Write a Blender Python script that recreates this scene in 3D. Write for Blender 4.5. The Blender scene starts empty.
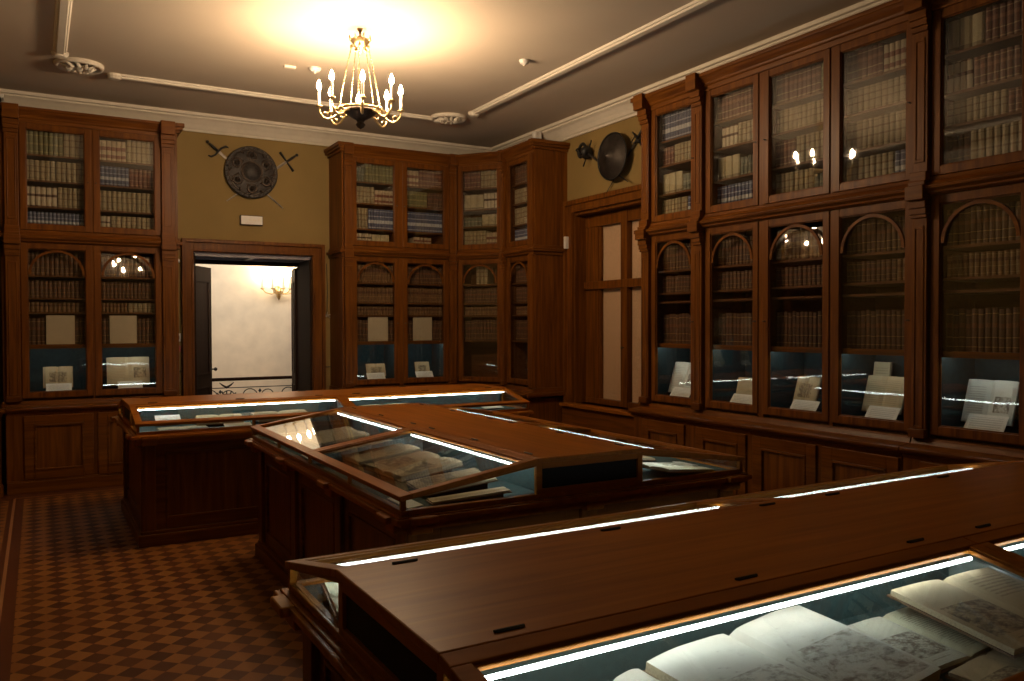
import bpy, math, random
from mathutils import Matrix, Vector
random.seed(7)
scene = bpy.context.scene
C = scene.collection
PI = math.pi

# ------------------------------------------------------------------ camera
YAW, PITCH, ROLL, FPX = math.radians(30.06), math.radians(-1.10), math.radians(-0.146), 819.3
EYE = 1.6
f_ = Vector((math.sin(YAW) * math.cos(PITCH), math.cos(YAW) * math.cos(PITCH), math.sin(PITCH)))
r_ = Vector((math.cos(YAW), -math.sin(YAW), 0))
u_ = r_.cross(f_)
r2 = r_ * math.cos(ROLL) + u_ * math.sin(ROLL)
u2 = -r_ * math.sin(ROLL) + u_ * math.cos(ROLL)
cam_data = bpy.data.cameras.new('camera')
cam = bpy.data.objects.new('camera', cam_data)
C.objects.link(cam)
cam.matrix_world = Matrix(((r2.x, u2.x, -f_.x, 0), (r2.y, u2.y, -f_.y, 0), (r2.z, u2.z, -f_.z, EYE), (0, 0, 0, 1)))
cam_data.sensor_width = 36
cam_data.lens = FPX / 1024 * 36
cam_data.clip_start = 0.05
scene.camera = cam

# ------------------------------------------------------------------ world, light levels, exposure
w = bpy.data.worlds.new('world'); scene.world = w; w.use_nodes = True
w.node_tree.nodes['Background'].inputs[0].default_value = (0.9, 0.75, 0.6, 1)
w.node_tree.nodes['Background'].inputs[1].default_value = 0.0
scene.view_settings.view_transform = 'Standard'
scene.view_settings.look = 'None'
scene.view_settings.gamma = 1.0
scene.view_settings.use_curve_mapping = False
scene.view_settings.exposure = 0.0
FLAME = 1000.0        # chandelier candle bulbs
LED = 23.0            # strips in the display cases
LED_CASE = 22.0       # strips in the bookcase compartments
SCONCE = 90.0        # hall sconce candles
scene.cycles.max_bounces = 8
scene.cycles.transparent_max_bounces = 24
scene.cycles.use_denoising = True
scene.cycles.sample_clamp_indirect = 3.0
scene.cycles.caustics_reflective = False
scene.cycles.caustics_refractive = False

def point_light(name, loc, energy, color, r=0.1):
    l = bpy.data.lights.new(name, 'POINT'); l.energy = energy; l.color = color; l.shadow_soft_size = r
    o = bpy.data.objects.new(name, l); o.location = loc; C.objects.link(o); return o
def area_light(name, loc, rot, sx, sy, energy, color):
    l = bpy.data.lights.new(name, 'AREA'); l.shape = 'RECTANGLE'; l.size = sx; l.size_y = sy; l.energy = energy; l.color = color
    o = bpy.data.objects.new(name, l); o.location = loc; o.rotation_euler = rot; C.objects.link(o); return o
# added unseen fill light, brightens the stair hall behind the door
area_light('hall_fill_light', (2.4, 10.4, 3.2), (math.radians(55), 0, 0), 3.6, 0.8, 60, (1.0, 0.87, 0.74))

# ------------------------------------------------------------------ materials
def new_mat(name):
    m = bpy.data.materials.new(name); m.use_nodes = True
    return m, m.node_tree, m.node_tree.nodes['Principled BSDF']
def N(nt, t, **k):
    n = nt.nodes.new(t)
    for a, b in k.items(): setattr(n, a, b)
    return n
def ramp(nt, src, stops, interp='LINEAR'):
    r = N(nt, 'ShaderNodeValToRGB'); r.color_ramp.interpolation = interp
    e = r.color_ramp.elements
    while len(e) < len(stops): e.new(0.5)
    for i, (p, c) in enumerate(stops):
        e[i].position = p; e[i].color = (c[0], c[1], c[2], 1)
    nt.links.new(src, r.inputs[0]); return r.outputs[0]
def mathn(nt, op, a, b=None, c=None):
    n = N(nt, 'ShaderNodeMath', operation=op)
    for i, x in enumerate((a, b, c)):
        if x is None: continue
        if isinstance(x, (int, float)): n.inputs[i].default_value = x
        else: nt.links.new(x, n.inputs[i])
    return n.outputs[0]
def mixc(nt, fac, a, b):
    n = N(nt, 'ShaderNodeMix', data_type='RGBA')
    for i, x in ((0, fac), (6, a), (7, b)):
        if isinstance(x, (int, float)): n.inputs[i].default_value = x
        elif isinstance(x, tuple): n.inputs[i].default_value = (x[0], x[1], x[2], 1)
        else: nt.links.new(x, n.inputs[i])
    return n.outputs[2]
def plain(name, col, rough=0.6, metal=0.0, noise=0.12, scale=30, coat=0.0):
    m, nt, p = new_mat(name)
    tc = N(nt, 'ShaderNodeTexCoord'); n = N(nt, 'ShaderNodeTexNoise'); n.inputs['Scale'].default_value = scale
    n.inputs['Detail'].default_value = 3
    nt.links.new(tc.outputs['Object'], n.inputs[0])
    lo = tuple(c * (1 - noise) for c in col); hi = tuple(min(1, c * (1 + noise)) for c in col)
    nt.links.new(ramp(nt, n.outputs[0], [(0.3, lo), (0.7, hi)]), p.inputs['Base Color'])
    p.inputs['Roughness'].default_value = rough; p.inputs['Metallic'].default_value = metal
    p.inputs['Coat Weight'].default_value = coat
    return m
def wood(name, axis, dark, light, rough=0.36, spec=0.16):
    m, nt, p = new_mat(name)
    tc = N(nt, 'ShaderNodeTexCoord'); mp = N(nt, 'ShaderNodeMapping')
    s = [26.0, 26.0, 26.0]; s['xyz'.index(axis)] = 1.6
    mp.inputs['Scale'].default_value = s
    nt.links.new(tc.outputs['Object'], mp.inputs[0])
    n = N(nt, 'ShaderNodeTexNoise'); n.inputs['Scale'].default_value = 1.0; n.inputs['Detail'].default_value = 6
    n.inputs['Distortion'].default_value = 0.6
    nt.links.new(mp.outputs[0], n.inputs[0])
    n2 = N(nt, 'ShaderNodeTexNoise'); n2.inputs['Scale'].default_value = 1.7; n2.inputs['Detail'].default_value = 2
    nt.links.new(tc.outputs['Object'], n2.inputs[0])
    c = ramp(nt, n.outputs[0], [(0.28, dark), (0.52, tuple((a + b) / 2 for a, b in zip(dark, light))), (0.75, light)])
    c2 = mixc(nt, mathn(nt, 'MULTIPLY', n2.outputs[0], 0.35), c, dark)
    nt.links.new(c2, p.inputs['Base Color'])
    p.inputs['Roughness'].default_value = rough
    p.inputs['Specular IOR Level'].default_value = spec
    b = N(nt, 'ShaderNodeBump'); b.inputs['Strength'].default_value = 0.06; b.inputs['Distance'].default_value = 0.01
    nt.links.new(n.outputs[0], b.inputs['Height']); nt.links.new(b.outputs[0], p.inputs['Normal'])
    return m
WD, WL = (0.078, 0.024, 0.004), (0.225, 0.077, 0.009)
WX = wood('oak_grain_x', 'x', WD, WL); WY = wood('oak_grain_y', 'y', WD, WL); WZ = wood('oak_grain_z', 'z', WD, WL)
TD, TL = (0.22, 0.070, 0.008), (0.40, 0.140, 0.016)
TX = wood('polished_oak_x', 'x', TD, TL, 0.36, 0.09); TY = wood('polished_oak_y', 'y', TD, TL, 0.36, 0.09)
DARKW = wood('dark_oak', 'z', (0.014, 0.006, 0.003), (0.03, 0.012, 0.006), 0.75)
INNER = wood('inner_oak', 'x', (0.09, 0.035, 0.013), (0.16, 0.065, 0.022), 0.55)
VOID = plain('black_recess', (0.006, 0.005, 0.004), 0.9)
FELT = plain('teal_felt', (0.028, 0.062, 0.062), 0.95, noise=0.2, scale=60)
FELT2 = plain('dark_blue_lining', (0.022, 0.040, 0.045), 0.9, noise=0.2)
CEIL = plain('ceiling_paint', (0.56, 0.475, 0.375), 0.85, noise=0.02, scale=2)
PLASTER = plain('white_plaster', (0.72, 0.66, 0.56), 0.8, noise=0.04, scale=12)
WALLM = plain('olive_wall_paint', (0.255, 0.172, 0.055), 0.8, noise=0.05, scale=3)
HALLW = plain('hall_cream_wall', (0.80, 0.72, 0.58), 0.8, noise=0.08, scale=5)
WHITE = plain('white_plastic', (0.72, 0.70, 0.66), 0.4, noise=0.03)
BLACK = plain('black_iron', (0.012, 0.011, 0.010), 0.5)
REDP = plain('red_plastic', (0.35, 0.08, 0.06), 0.5)
BRASS = plain('gilt_brass', (0.66, 0.50, 0.26), 0.35, 1.0, 0.15)
BRONZE = plain('dark_bronze', (0.075, 0.055, 0.042), 0.4, 0.8, 0.3)
STEEL = plain('worn_steel', (0.42, 0.38, 0.34), 0.35, 0.9, 0.2)
DSTEEL2 = plain('blackened_embossed_steel', (0.035, 0.030, 0.028), 0.55, 0.4, 0.6, 40)
DSTEEL = plain('dark_steel', (0.055, 0.047, 0.042), 0.42, 0.7, 0.35, 14)
PAPER = plain('white_card', (0.74, 0.71, 0.66), 0.8, noise=0.03)
EDGE = plain('page_edges', (0.50, 0.42, 0.28), 0.9, noise=0.2, scale=200)
BLIND = plain('beige_blind', (0.78, 0.50, 0.33), 0.9, noise=0.05)
def emit(name, col, strength):
    m = bpy.data.materials.new(name); m.use_nodes = True; nt = m.node_tree; nt.nodes.clear()
    e = N(nt, 'ShaderNodeEmission'); e.inputs[0].default_value = (*col, 1); e.inputs[1].default_value = strength
    o = N(nt, 'ShaderNodeOutputMaterial'); nt.links.new(e.outputs[0], o.inputs[0]); return m
M_FLAME = emit('lit_candle_bulb', (1.0, 0.70, 0.42), FLAME)
M_SCONCE = emit('lit_sconce_bulb', (1.0, 0.72, 0.42), SCONCE)
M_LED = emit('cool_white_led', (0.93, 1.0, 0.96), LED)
M_LEDC = emit('compartment_led', (0.88, 1.0, 0.96), LED_CASE)
def glass(name, bump=0.0, scale=3.0, tint=(0.96, 0.97, 0.95), ior=1.5):
    m = bpy.data.materials.new(name); m.use_nodes = True; nt = m.node_tree; nt.nodes.clear()
    t = N(nt, 'ShaderNodeBsdfTransparent'); t.inputs[0].default_value = (*tint, 1)
    g = N(nt, 'ShaderNodeBsdfGlossy'); g.inputs['Roughness'].default_value = 0.02
    lw = N(nt, 'ShaderNodeLayerWeight'); lw.inputs['Blend'].default_value = 0.5
    fz = mathn(nt, 'MULTIPLY_ADD', mathn(nt, 'POWER', lw.outputs['Facing'], 5.0), 0.935, 0.065)
    mx = N(nt, 'ShaderNodeMixShader'); o = N(nt, 'ShaderNodeOutputMaterial')
    nt.links.new(fz, mx.inputs[0]); nt.links.new(t.outputs[0], mx.inputs[1]); nt.links.new(g.outputs[0], mx.inputs[2])
    nt.links.new(mx.outputs[0], o.inputs[0])
    if bump:
        tc = N(nt, 'ShaderNodeTexCoord'); n = N(nt, 'ShaderNodeTexNoise'); n.inputs['Scale'].default_value = scale
        nt.links.new(tc.outputs['Object'], n.inputs[0])
        b = N(nt, 'ShaderNodeBump'); b.inputs['Strength'].default_value = bump; b.inputs['Distance'].default_value = 0.02
        nt.links.new(n.outputs[0], b.inputs['Height'])
        nt.links.new(b.outputs[0], g.inputs['Normal'])
    return m
GLASS = glass('old_window_glass', 0.03, 3.0)
GLASS_L = glass('lid_glass', 0.02, 4.0, (0.95, 0.98, 0.97))
PARTI = plain('pale_teal_divider', (0.30, 0.38, 0.37), 0.5)
GLASS_W = glass('wavy_case_glass', 0.12, 7.0, (0.95, 0.98, 0.97))

def floor_mat():
    m, nt, p = new_mat('parquet_tiles')
    tc = N(nt, 'ShaderNodeTexCoord'); sep = N(nt, 'ShaderNodeSeparateXYZ')
    nt.links.new(tc.outputs['Object'], sep.inputs[0])
    x, y = sep.outputs[0], sep.outputs[1]; d = 0.135
    ux = mathn(nt, 'DIVIDE', mathn(nt, 'ADD', x, y), d); vy = mathn(nt, 'DIVIDE', mathn(nt, 'SUBTRACT', y, x), d)
    ux = mathn(nt, 'ADD', ux, 0.5 - ((0.021 + 4.465) / d) % 1.0); vy = mathn(nt, 'ADD', vy, 0.5 - ((4.465 - 0.021) / d) % 1.0)
    fu, fv = mathn(nt, 'FLOOR', ux), mathn(nt, 'FLOOR', vy)
    par = mathn(nt, 'ABSOLUTE', mathn(nt, 'MODULO', mathn(nt, 'ADD', mathn(nt, 'ADD', fu, fv), 1000.0), 2.0))
    cx = N(nt, 'ShaderNodeCombineXYZ'); nt.links.new(fu, cx.inputs[0]); nt.links.new(fv, cx.inputs[1])
    wn = N(nt, 'ShaderNodeTexWhiteNoise'); nt.links.new(cx.outputs[0], wn.inputs[0])
    v = wn.outputs[0]
    k = int(math.floor((0.021 + 4.465) / d)) + int(math.floor((4.465 - 0.021) / d))
    lightc = ramp(nt, v, [(0, (0.24, 0.092, 0.020)), (1, (0.32, 0.135, 0.030))])
    darkc = ramp(nt, v, [(0, (0.075, 0.022, 0.006)), (1, (0.125, 0.040, 0.010))])
    tiles = mixc(nt, par, lightc, darkc) if k % 2 == 0 else mixc(nt, par, darkc, lightc)
    # grain
    n = N(nt, 'ShaderNodeTexNoise'); n.inputs['Scale'].default_value = 60; nt.links.new(tc.outputs['Object'], n.inputs[0])
    tiles = mixc(nt, mathn(nt, 'MULTIPLY', n.outputs[0], 0.25), tiles, (0.08, 0.03, 0.01))
    # border band and its pale inlay line along the left and the back
    def band(val, a, b): return mathn(nt, 'MULTIPLY', mathn(nt, 'GREATER_THAN', val, a), mathn(nt, 'LESS_THAN', val, b))
    bx = band(x, -0.245, -0.128); by = band(y, 8.78, 9.4)
    bord = mathn(nt, 'MAXIMUM', bx, by)
    c = mixc(nt, bord, tiles, (0.11, 0.032, 0.010))
    line = mathn(nt, 'MULTIPLY', band(x, -0.213, -0.193), mathn(nt, 'LESS_THAN', y, 8.86))
    line2 = mathn(nt, 'MULTIPLY', band(y, 8.85, 8.87), mathn(nt, 'GREATER_THAN', x, -0.2))
    c = mixc(nt, mathn(nt, 'MAXIMUM', line, line2), c, (0.36, 0.17, 0.07))
    nt.links.new(c, p.inputs['Base Color']); p.inputs['Roughness'].default_value = 0.5
    p.inputs['Specular IOR Level'].default_value = 0.3
    return m
FLOORM = floor_mat()

def page_mat(name, kind, paper=(0.52, 0.41, 0.25)):
    """printed page: generated coordinates of the leaf, lines of print and an engraving"""
    m, nt, p = new_mat(name)
    tc = N(nt, 'ShaderNodeTexCoord'); sep = N(nt, 'ShaderNodeSeparateXYZ'); nt.links.new(tc.outputs['Generated'], sep.inputs[0])
    x, y = sep.outputs[0], sep.outputs[1]
    if kind == 'card' or kind.startswith('stand'): y = sep.outputs[2]
    n = N(nt, 'ShaderNodeTexNoise'); n.inputs['Scale'].default_value = 5; n.inputs['Detail'].default_value = 5
    nt.links.new(tc.outputs['Generated'], n.inputs[0])
    base = mixc(nt, mathn(nt, 'MULTIPLY', n.outputs[0], 0.5), paper, tuple(c * 0.72 for c in paper))
    ink = (0.10, 0.07, 0.05)
    def band(val, a, b): return mathn(nt, 'MULTIPLY', mathn(nt, 'GREATER_THAN', val, a), mathn(nt, 'LESS_THAN', val, b))
    def rect(a, b, c, d): return mathn(nt, 'MULTIPLY', band(x, a, b), band(y, c, d))
    def lines(a, b, c, d, k):
        st = mathn(nt, 'GREATER_THAN', mathn(nt, 'FRACT', mathn(nt, 'MULTIPLY', y, k)), 0.55)
        g = N(nt, 'ShaderNodeTexNoise'); g.inputs['Scale'].default_value = 40; nt.links.new(tc.outputs['Generated'], g.inputs[0])
        gg = mathn(nt, 'GREATER_THAN', g.outputs[0], 0.42)
        return mathn(nt, 'MULTIPLY', mathn(nt, 'MULTIPLY', rect(a, b, c, d), st), gg)
    def engr(a, b, c, d, thr=0.5, sc=7):
        g = N(nt, 'ShaderNodeTexNoise'); g.inputs['Scale'].default_value = sc; g.inputs['Detail'].default_value = 8; g.inputs['Roughness'].default_value = 0.78
        mp = N(nt, 'ShaderNodeMapping'); mp.inputs['Scale'].default_value = (0.7, 1.9, 1.0); mp.inputs['Rotation'].default_value = (0, 0, 0.5)
        nt.links.new(tc.outputs['Generated'], mp.inputs[0]); nt.links.new(mp.outputs[0], g.inputs[0])
        r = ramp(nt, g.outputs[0], [(thr - 0.06, (1, 1, 1)), (thr + 0.08, (0.06, 0.06, 0.06))])
        return mathn(nt, 'MULTIPLY', rect(a, b, c, d), r)
    if kind == 'text': marks = [(lines(0.14, 0.86, 0.12, 0.88, 30), 0.45)]
    elif kind == 'card': marks = [(lines(0.1, 0.9, 0.18, 0.85, 8), 0.35)]
    elif kind == 'notice': marks = [(lines(0.1, 0.9, 0.12, 0.88, 22), 0.3)]
    elif kind == 'engraving': marks = [(engr(0.1, 0.9, 0.16, 0.62), 0.85), (lines(0.3, 0.7, 0.08, 0.12, 30), 0.5)]
    elif kind == 'ships': marks = [(engr(0.04, 0.96, 0.05, 0.60, 0.45, 6), 0.75), (engr(0.1, 0.9, 0.6, 0.85, 0.36, 9), 0.5)]
    elif kind == 'title':
        cx = mathn(nt, 'SUBTRACT', x, 0.55); cy = mathn(nt, 'SUBTRACT', y, 0.33)
        rr = mathn(nt, 'SQRT', mathn(nt, 'ADD', mathn(nt, 'MULTIPLY', cx, cx), mathn(nt, 'MULTIPLY', cy, cy)))
        ring = band(rr, 0.035, 0.085)
        bar = mathn(nt, 'MULTIPLY', band(x, 0.34, 0.76), band(y, 0.32, 0.36))
        marks = [(mathn(nt, 'MAXIMUM', ring, bar), 0.7), (lines(0.2, 0.85, 0.55, 0.9, 22), 0.4)]
    elif kind == 'stand_engraving': marks = [(engr(0.2, 0.8, 0.25, 0.75), 0.8)]
    elif kind == 'stand_spread': marks = [(engr(0.62, 0.92, 0.25, 0.62), 0.85), (lines(0.07, 0.42, 0.15, 0.85, 18), 0.3)]
    elif kind == 'stand_text': marks = [(lines(0.12, 0.88, 0.12, 0.88, 18), 0.35)]
    else: marks = []
    c = base
    for mk, k in marks: c = mixc(nt, mathn(nt, 'MULTIPLY', mk, k), c, ink)
    nt.links.new(c, p.inputs['Base Color']); p.inputs['Roughness'].default_value = 0.85
    return m
PG = {k: page_mat('page_' + k, k) for k in ('text', 'engraving', 'title', 'blank', 'stand_engraving', 'stand_spread', 'stand_text')}
PG['ships'] = page_mat('page_ships', 'ships', (0.68, 0.66, 0.58))
PG['pale'] = page_mat('page_pale', 'engraving', (0.62, 0.60, 0.48))
PG['greentint'] = page_mat('page_greenish', 'text', (0.62, 0.60, 0.42))
PG['white'] = page_mat('page_white', 'stand_spread', (0.66, 0.65, 0.58))
CARD = page_mat('printed_card', 'card', (0.84, 0.81, 0.75))
NOTICE = page_mat('printed_notice', 'notice', (0.58, 0.47, 0.34))

# ------------------------------------------------------------------ mesh helpers
class MB:
    def __init__(s): s.v = []; s.f = []; s.m = []
    def add(s, vs, fs, m=0):
        b = len(s.v); s.v += [tuple(v) for v in vs]
        for f in fs: s.f.append(tuple(i + b for i in f)); s.m.append(m)
        return s
    def box(s, x0, x1, y0, y1, z0, z1, m=0):
        return s.add([(x0, y0, z0), (x1, y0, z0), (x1, y1, z0), (x0, y1, z0), (x0, y0, z1), (x1, y0, z1), (x1, y1, z1), (x0, y1, z1)],
                     [(0, 3, 2, 1), (4, 5, 6, 7), (0, 1, 5, 4), (1, 2, 6, 5), (2, 3, 7, 6), (3, 0, 4, 7)], m)
    def prism(s, prof, axis, a, b, m=0):
        """closed 2d profile extruded along axis; profile is in the other two axes, in order"""
        def P(p, t):
            return {'x': (t, p[0], p[1]), 'y': (p[0], t, p[1]), 'z': (p[0], p[1], t)}[axis]
        n = len(prof)
        vs = [P(p, a) for p in prof] + [P(p, b) for p in prof]
        fs = [(i, (i + 1) % n, n + (i + 1) % n, n + i) for i in range(n)] + [tuple(range(n - 1, -1, -1)), tuple(range(n, 2 * n))]
        return s.add(vs, fs, m)
    def loft(s, A, B, m=0):
        n = len(A)
        return s.add(list(A) + list(B), [(i, (i + 1) % n, n + (i + 1) % n, n + i) for i in range(n)] + [tuple(range(n - 1, -1, -1)), tuple(range(n, 2 * n))], m)
    def lathe(s, prof, n=20, c=(0, 0, 0), axis='z', m=0):
        cx, cy, cz = c; vs = []; fs = []
        for r, h in prof:
            for i in range(n):
                a = 2 * PI * i / n; p, q = r * math.cos(a), r * math.sin(a)
                vs.append({'z': (cx + p, cy + q, cz + h), 'y': (cx + p, cy + h, cz + q), 'x': (cx + h, cy + p, cz + q)}[axis])
        k = len(prof)
        for j in range(k - 1):
            for i in range(n): fs.append((j * n + i, j * n + (i + 1) % n, (j + 1) * n + (i + 1) % n, (j + 1) * n + i))
        fs.append(tuple(range(n - 1, -1, -1))); fs.append(tuple((k - 1) * n + i for i in range(n)))
        return s.add(vs, fs, m)
    def tube(s, pts, r, n=8, m=0, closed=False):
        pts = [Vector(p) for p in pts]; k = len(pts); vs = []; fs = []
        rr = r if isinstance(r, (list, tuple)) else [r] * k
        up = None
        for j, p in enumerate(pts):
            if closed: d = pts[(j + 1) % k] - pts[j - 1]
            else: d = pts[min(j + 1, k - 1)] - pts[max(j - 1, 0)]
            d.normalize()
            if up is None:
                up = Vector((0, 0, 1)) if abs(d.z) < 0.9 else Vector((1, 0, 0))
            a = d.cross(up)
            if a.length < 1e-4: a = d.cross(Vector((1, 0.1, 0)))
            a.normalize(); b = a.cross(d).normalized(); up = b
            for i in range(n):
                t = 2 * PI * i / n; vs.append(p + (a * math.cos(t) + b * math.sin(t)) * rr[j])
        last = k if closed else k - 1
        for j in range(last):
            q = (j + 1) % k
            for i in range(n): fs.append((j * n + i, j * n + (i + 1) % n, q * n + (i + 1) % n, q * n + i))
        if not closed: fs += [tuple(range(n - 1, -1, -1)), tuple((k - 1) * n + i for i in range(n))]
        return s.add(vs, fs, m)
    def build(s, name, mats, parent=None, xf=None, bevel=0.0, smooth=False, off=None):
        me = bpy.data.meshes.new(name)
        if off is not None: s.v = [(a - off[0], b - off[1], c - off[2]) for a, b, c in s.v]
        me.from_pydata(s.v, [], s.f)
        if not isinstance(mats, (list, tuple)): mats = [mats]
        for mt in mats: me.materials.append(mt)
        me.polygons.foreach_set('material_index', s.m)
        if smooth: me.polygons.foreach_set('use_smooth', [True] * len(s.f))
        me.update(); 
        import bmesh
        bm = bmesh.new(); bm.from_mesh(me); bmesh.ops.recalc_face_normals(bm, faces=bm.faces); bm.to_mesh(me); bm.free()
        o = bpy.data.objects.new(name, me); C.objects.link(o)
        if off is not None: o.location = off
        if parent is not None: o.parent = parent
        if xf is not None: o.matrix_local = xf @ (Matrix.Translation(off) if off is not None else Matrix.Identity(4))
        if bevel:
            b = o.modifiers.new('bevel', 'BEVEL'); b.width = bevel; b.segments = 2; b.limit_method = 'ANGLE'; b.angle_limit = 0.6
        return o
def tag(o, label, cat, group=None):
    o['label'] = label; o['category'] = cat
    if group: o['group'] = group
    return o
def struct(o): o['kind'] = 'structure'; return o
def thing(name, label, cat, loc, rz=0.0, group=None):
    o = bpy.data.objects.new(name, None); C.objects.link(o); o.location = loc; o.rotation_euler = (0, 0, rz); o.empty_display_size = 0.1
    return tag(o, label, cat, group)
def XF(x, y, z=0.0, deg=0.0): return Matrix.Translation((x, y, z)) @ Matrix.Rotation(math.radians(deg), 4, 'Z')
I4 = Matrix.Identity(4)

# ------------------------------------------------------------------ room shell
XL, XR, YF, YB, ZC = -1.05, 5.35, -1.3, 9.65, 3.92
struct(MB().box(XL - 0.2, XR + 0.6, YF - 0.2, YB + 0.0, -0.1, 0).build('floor', FLOORM))
struct(MB().box(XL - 0.2, XR + 0.6, YF - 0.2, YB + 0.6, ZC, ZC + 0.1).build('ceiling', CEIL))
DX0, DX1, DZ = 1.50, 2.83, 2.42          # doorway in the back wall
struct(MB().box(XL - 0.2, DX0, YB, YB + 0.55, 0, ZC).box(DX1, XR + 0.6, YB, YB + 0.55, 0, ZC).box(DX0, DX1, YB, YB + 0.55, DZ, ZC).build('wall_back', WALLM))
WY0, WY1, WZ0, WZ1 = 6.26, 7.82, 0.70, 2.88   # window opening in the right wall
struct(MB().box(XR, XR + 0.5, YF - 0.2, WY0, 0, ZC).box(XR, XR + 0.5, WY1, YB, 0, ZC).box(XR, XR + 0.5, WY0, WY1, 0, WZ0)
       .box(XR, XR + 0.5, WY0, WY1, WZ1, ZC).build('wall_right', WALLM))
struct(MB().box(XL - 0.2, XL, YF - 0.2, YB, 0, ZC).build('wall_left', WALLM))
struct(MB().box(XL, XR, YF - 0.2, YF, 0, ZC).build('wall_front', WALLM))
# cornice: cove profile (distance from the wall, z)
CP = [(0, 3.745), (0.022, 3.745), (0.03, 3.765), (0.045, 3.775), (0.075, 3.81), (0.12, 3.85), (0.155, 3.87), (0.16, 3.885), (0.185, 3.89), (0.19, 3.92), (0, 3.92)]
def cornice(name, kind):
    m = MB()
    if kind == 'back': m.prism([(YB - d, z) for d, z in CP], 'x', XL, XR)
    if kind == 'front': m.prism([(YF + d, z) for d, z in CP], 'x', XL, XR)
    if kind == 'right': m.prism([(XR - d, z) for d, z in CP], 'y', YF, YB)
    if kind == 'left': m.prism([(XL + d, z) for d, z in CP], 'y', YF, YB)
    struct(m.build(name, PLASTER))
for i, k in enumerate(('back', 'right', 'left', 'front')): cornice('trim_%d' % (i + 1), k)
# raised ceiling mouldings with scrolled ends
def ceil_bar(name, p, q):
    p, q = Vector(p), Vector(q); d = (q - p).normalized(); n = Vector((-d.y, d.x))
    m = MB()
    for wd, h0, h1 in ((0.055, 0.0, 0.018), (0.035, 0.018, 0.034)):
        m.add([(*(p - n * wd), ZC - h0), (*(q - n * wd), ZC - h0), (*(q + n * wd), ZC - h0), (*(p + n * wd), ZC - h0),
               (*(p - n * wd * .8), ZC - h1), (*(q - n * wd * .8), ZC - h1), (*(q + n * wd * .8), ZC - h1), (*(p + n * wd * .8), ZC - h1)],
              [(0, 3, 2, 1), (4, 5, 6, 7), (0, 1, 5, 4), (1, 2, 6, 5), (2, 3, 7, 6), (3, 0, 4, 7)])
    for e in (p, q): m.lathe([(0.0, -0.05), (0.05, -0.045), (0.068, -0.02), (0.068, 0)], 14, (e.x, e.y, ZC))
    struct(m.build(name, PLASTER, bevel=0.004))
ceil_bar('trim_5', (0.64, 8.42), (3.93, 8.42)); ceil_bar('trim_6', (0.19, 0.4), (0.19, 7.96)); ceil_bar('trim_7', (4.15, 0.4), (4.15, 7.98))
def rosette(x, y, label):
    t = thing('ceiling_rosette', label, 'rosette', (x, y, ZC), 0, 'plaster rosettes at the ceiling corners')
    MB().lathe([(0.20, 0), (0.20, -0.02), (0.185, -0.04), (0.165, -0.028), (0.155, -0.014), (0.0, -0.014)], 32).build('rim', PLASTER, t, smooth=True)
    m = MB()
    for k in range(10):
        a = 2 * PI * k / 10
        pts = [(math.cos(a) * 0.04, math.sin(a) * 0.04, -0.03), (math.cos(a + .25) * 0.09, math.sin(a + .25) * 0.09, -0.045), (math.cos(a + .1) * 0.14, math.sin(a + .1) * 0.14, -0.02)]
        m.tube(pts, [0.012, 0.022, 0.008], 6)
    m.lathe([(0.0, -0.06), (0.03, -0.05), (0.04, -0.02), (0.04, 0)], 12)
    m.build('leaf_ornament', PLASTER, t, smooth=True)
rosette(0.345, 8.24, 'round plaster ceiling rosette above the back-left bookcase')
rosette(3.995, 8.30, 'round plaster ceiling rosette above the corner bookcase')
def detector(x, y, r, name, label):
    t = thing(name, label, 'detector', (x, y, ZC))
    MB().lathe([(r, 0), (r, -0.012), (r * .8, -0.03), (r * .4, -0.042), (0, -0.042)], 18).build('housing', WHITE, t, smooth=True)
    MB().lathe([(r * .25, -0.04), (r * .2, -0.05), (0, -0.05)], 10).build('sensor', PLASTER, t)
detector(2.19, 7.32, 0.055, 'smoke_detector', 'small white smoke detector on the ceiling just left of the chandelier')
detector(3.72, 6.2, 0.045, 'ceiling_sensor', 'flat round sensor on the ceiling right of the chandelier')
tag(MB().box(-0.05, 0.05, -0.02, 0.02, -0.02, 0.0).build('ceiling_plate', PLASTER, off=(0, 0, 0)), 'small plaster plate on the ceiling far left of the smoke detector', 'plate').location = (1.98, 7.38, ZC)

# ------------------------------------------------------------------ books
def book_style(name, cover, bands, labelc, bandspec):
    return dict(name=name, mats=[plain(name + '_cover', cover, 0.6, noise=0.25, scale=25), plain(name + '_band', bands, 0.5), plain(name + '_patch', labelc, 0.6), EDGE], spec=bandspec)
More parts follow.
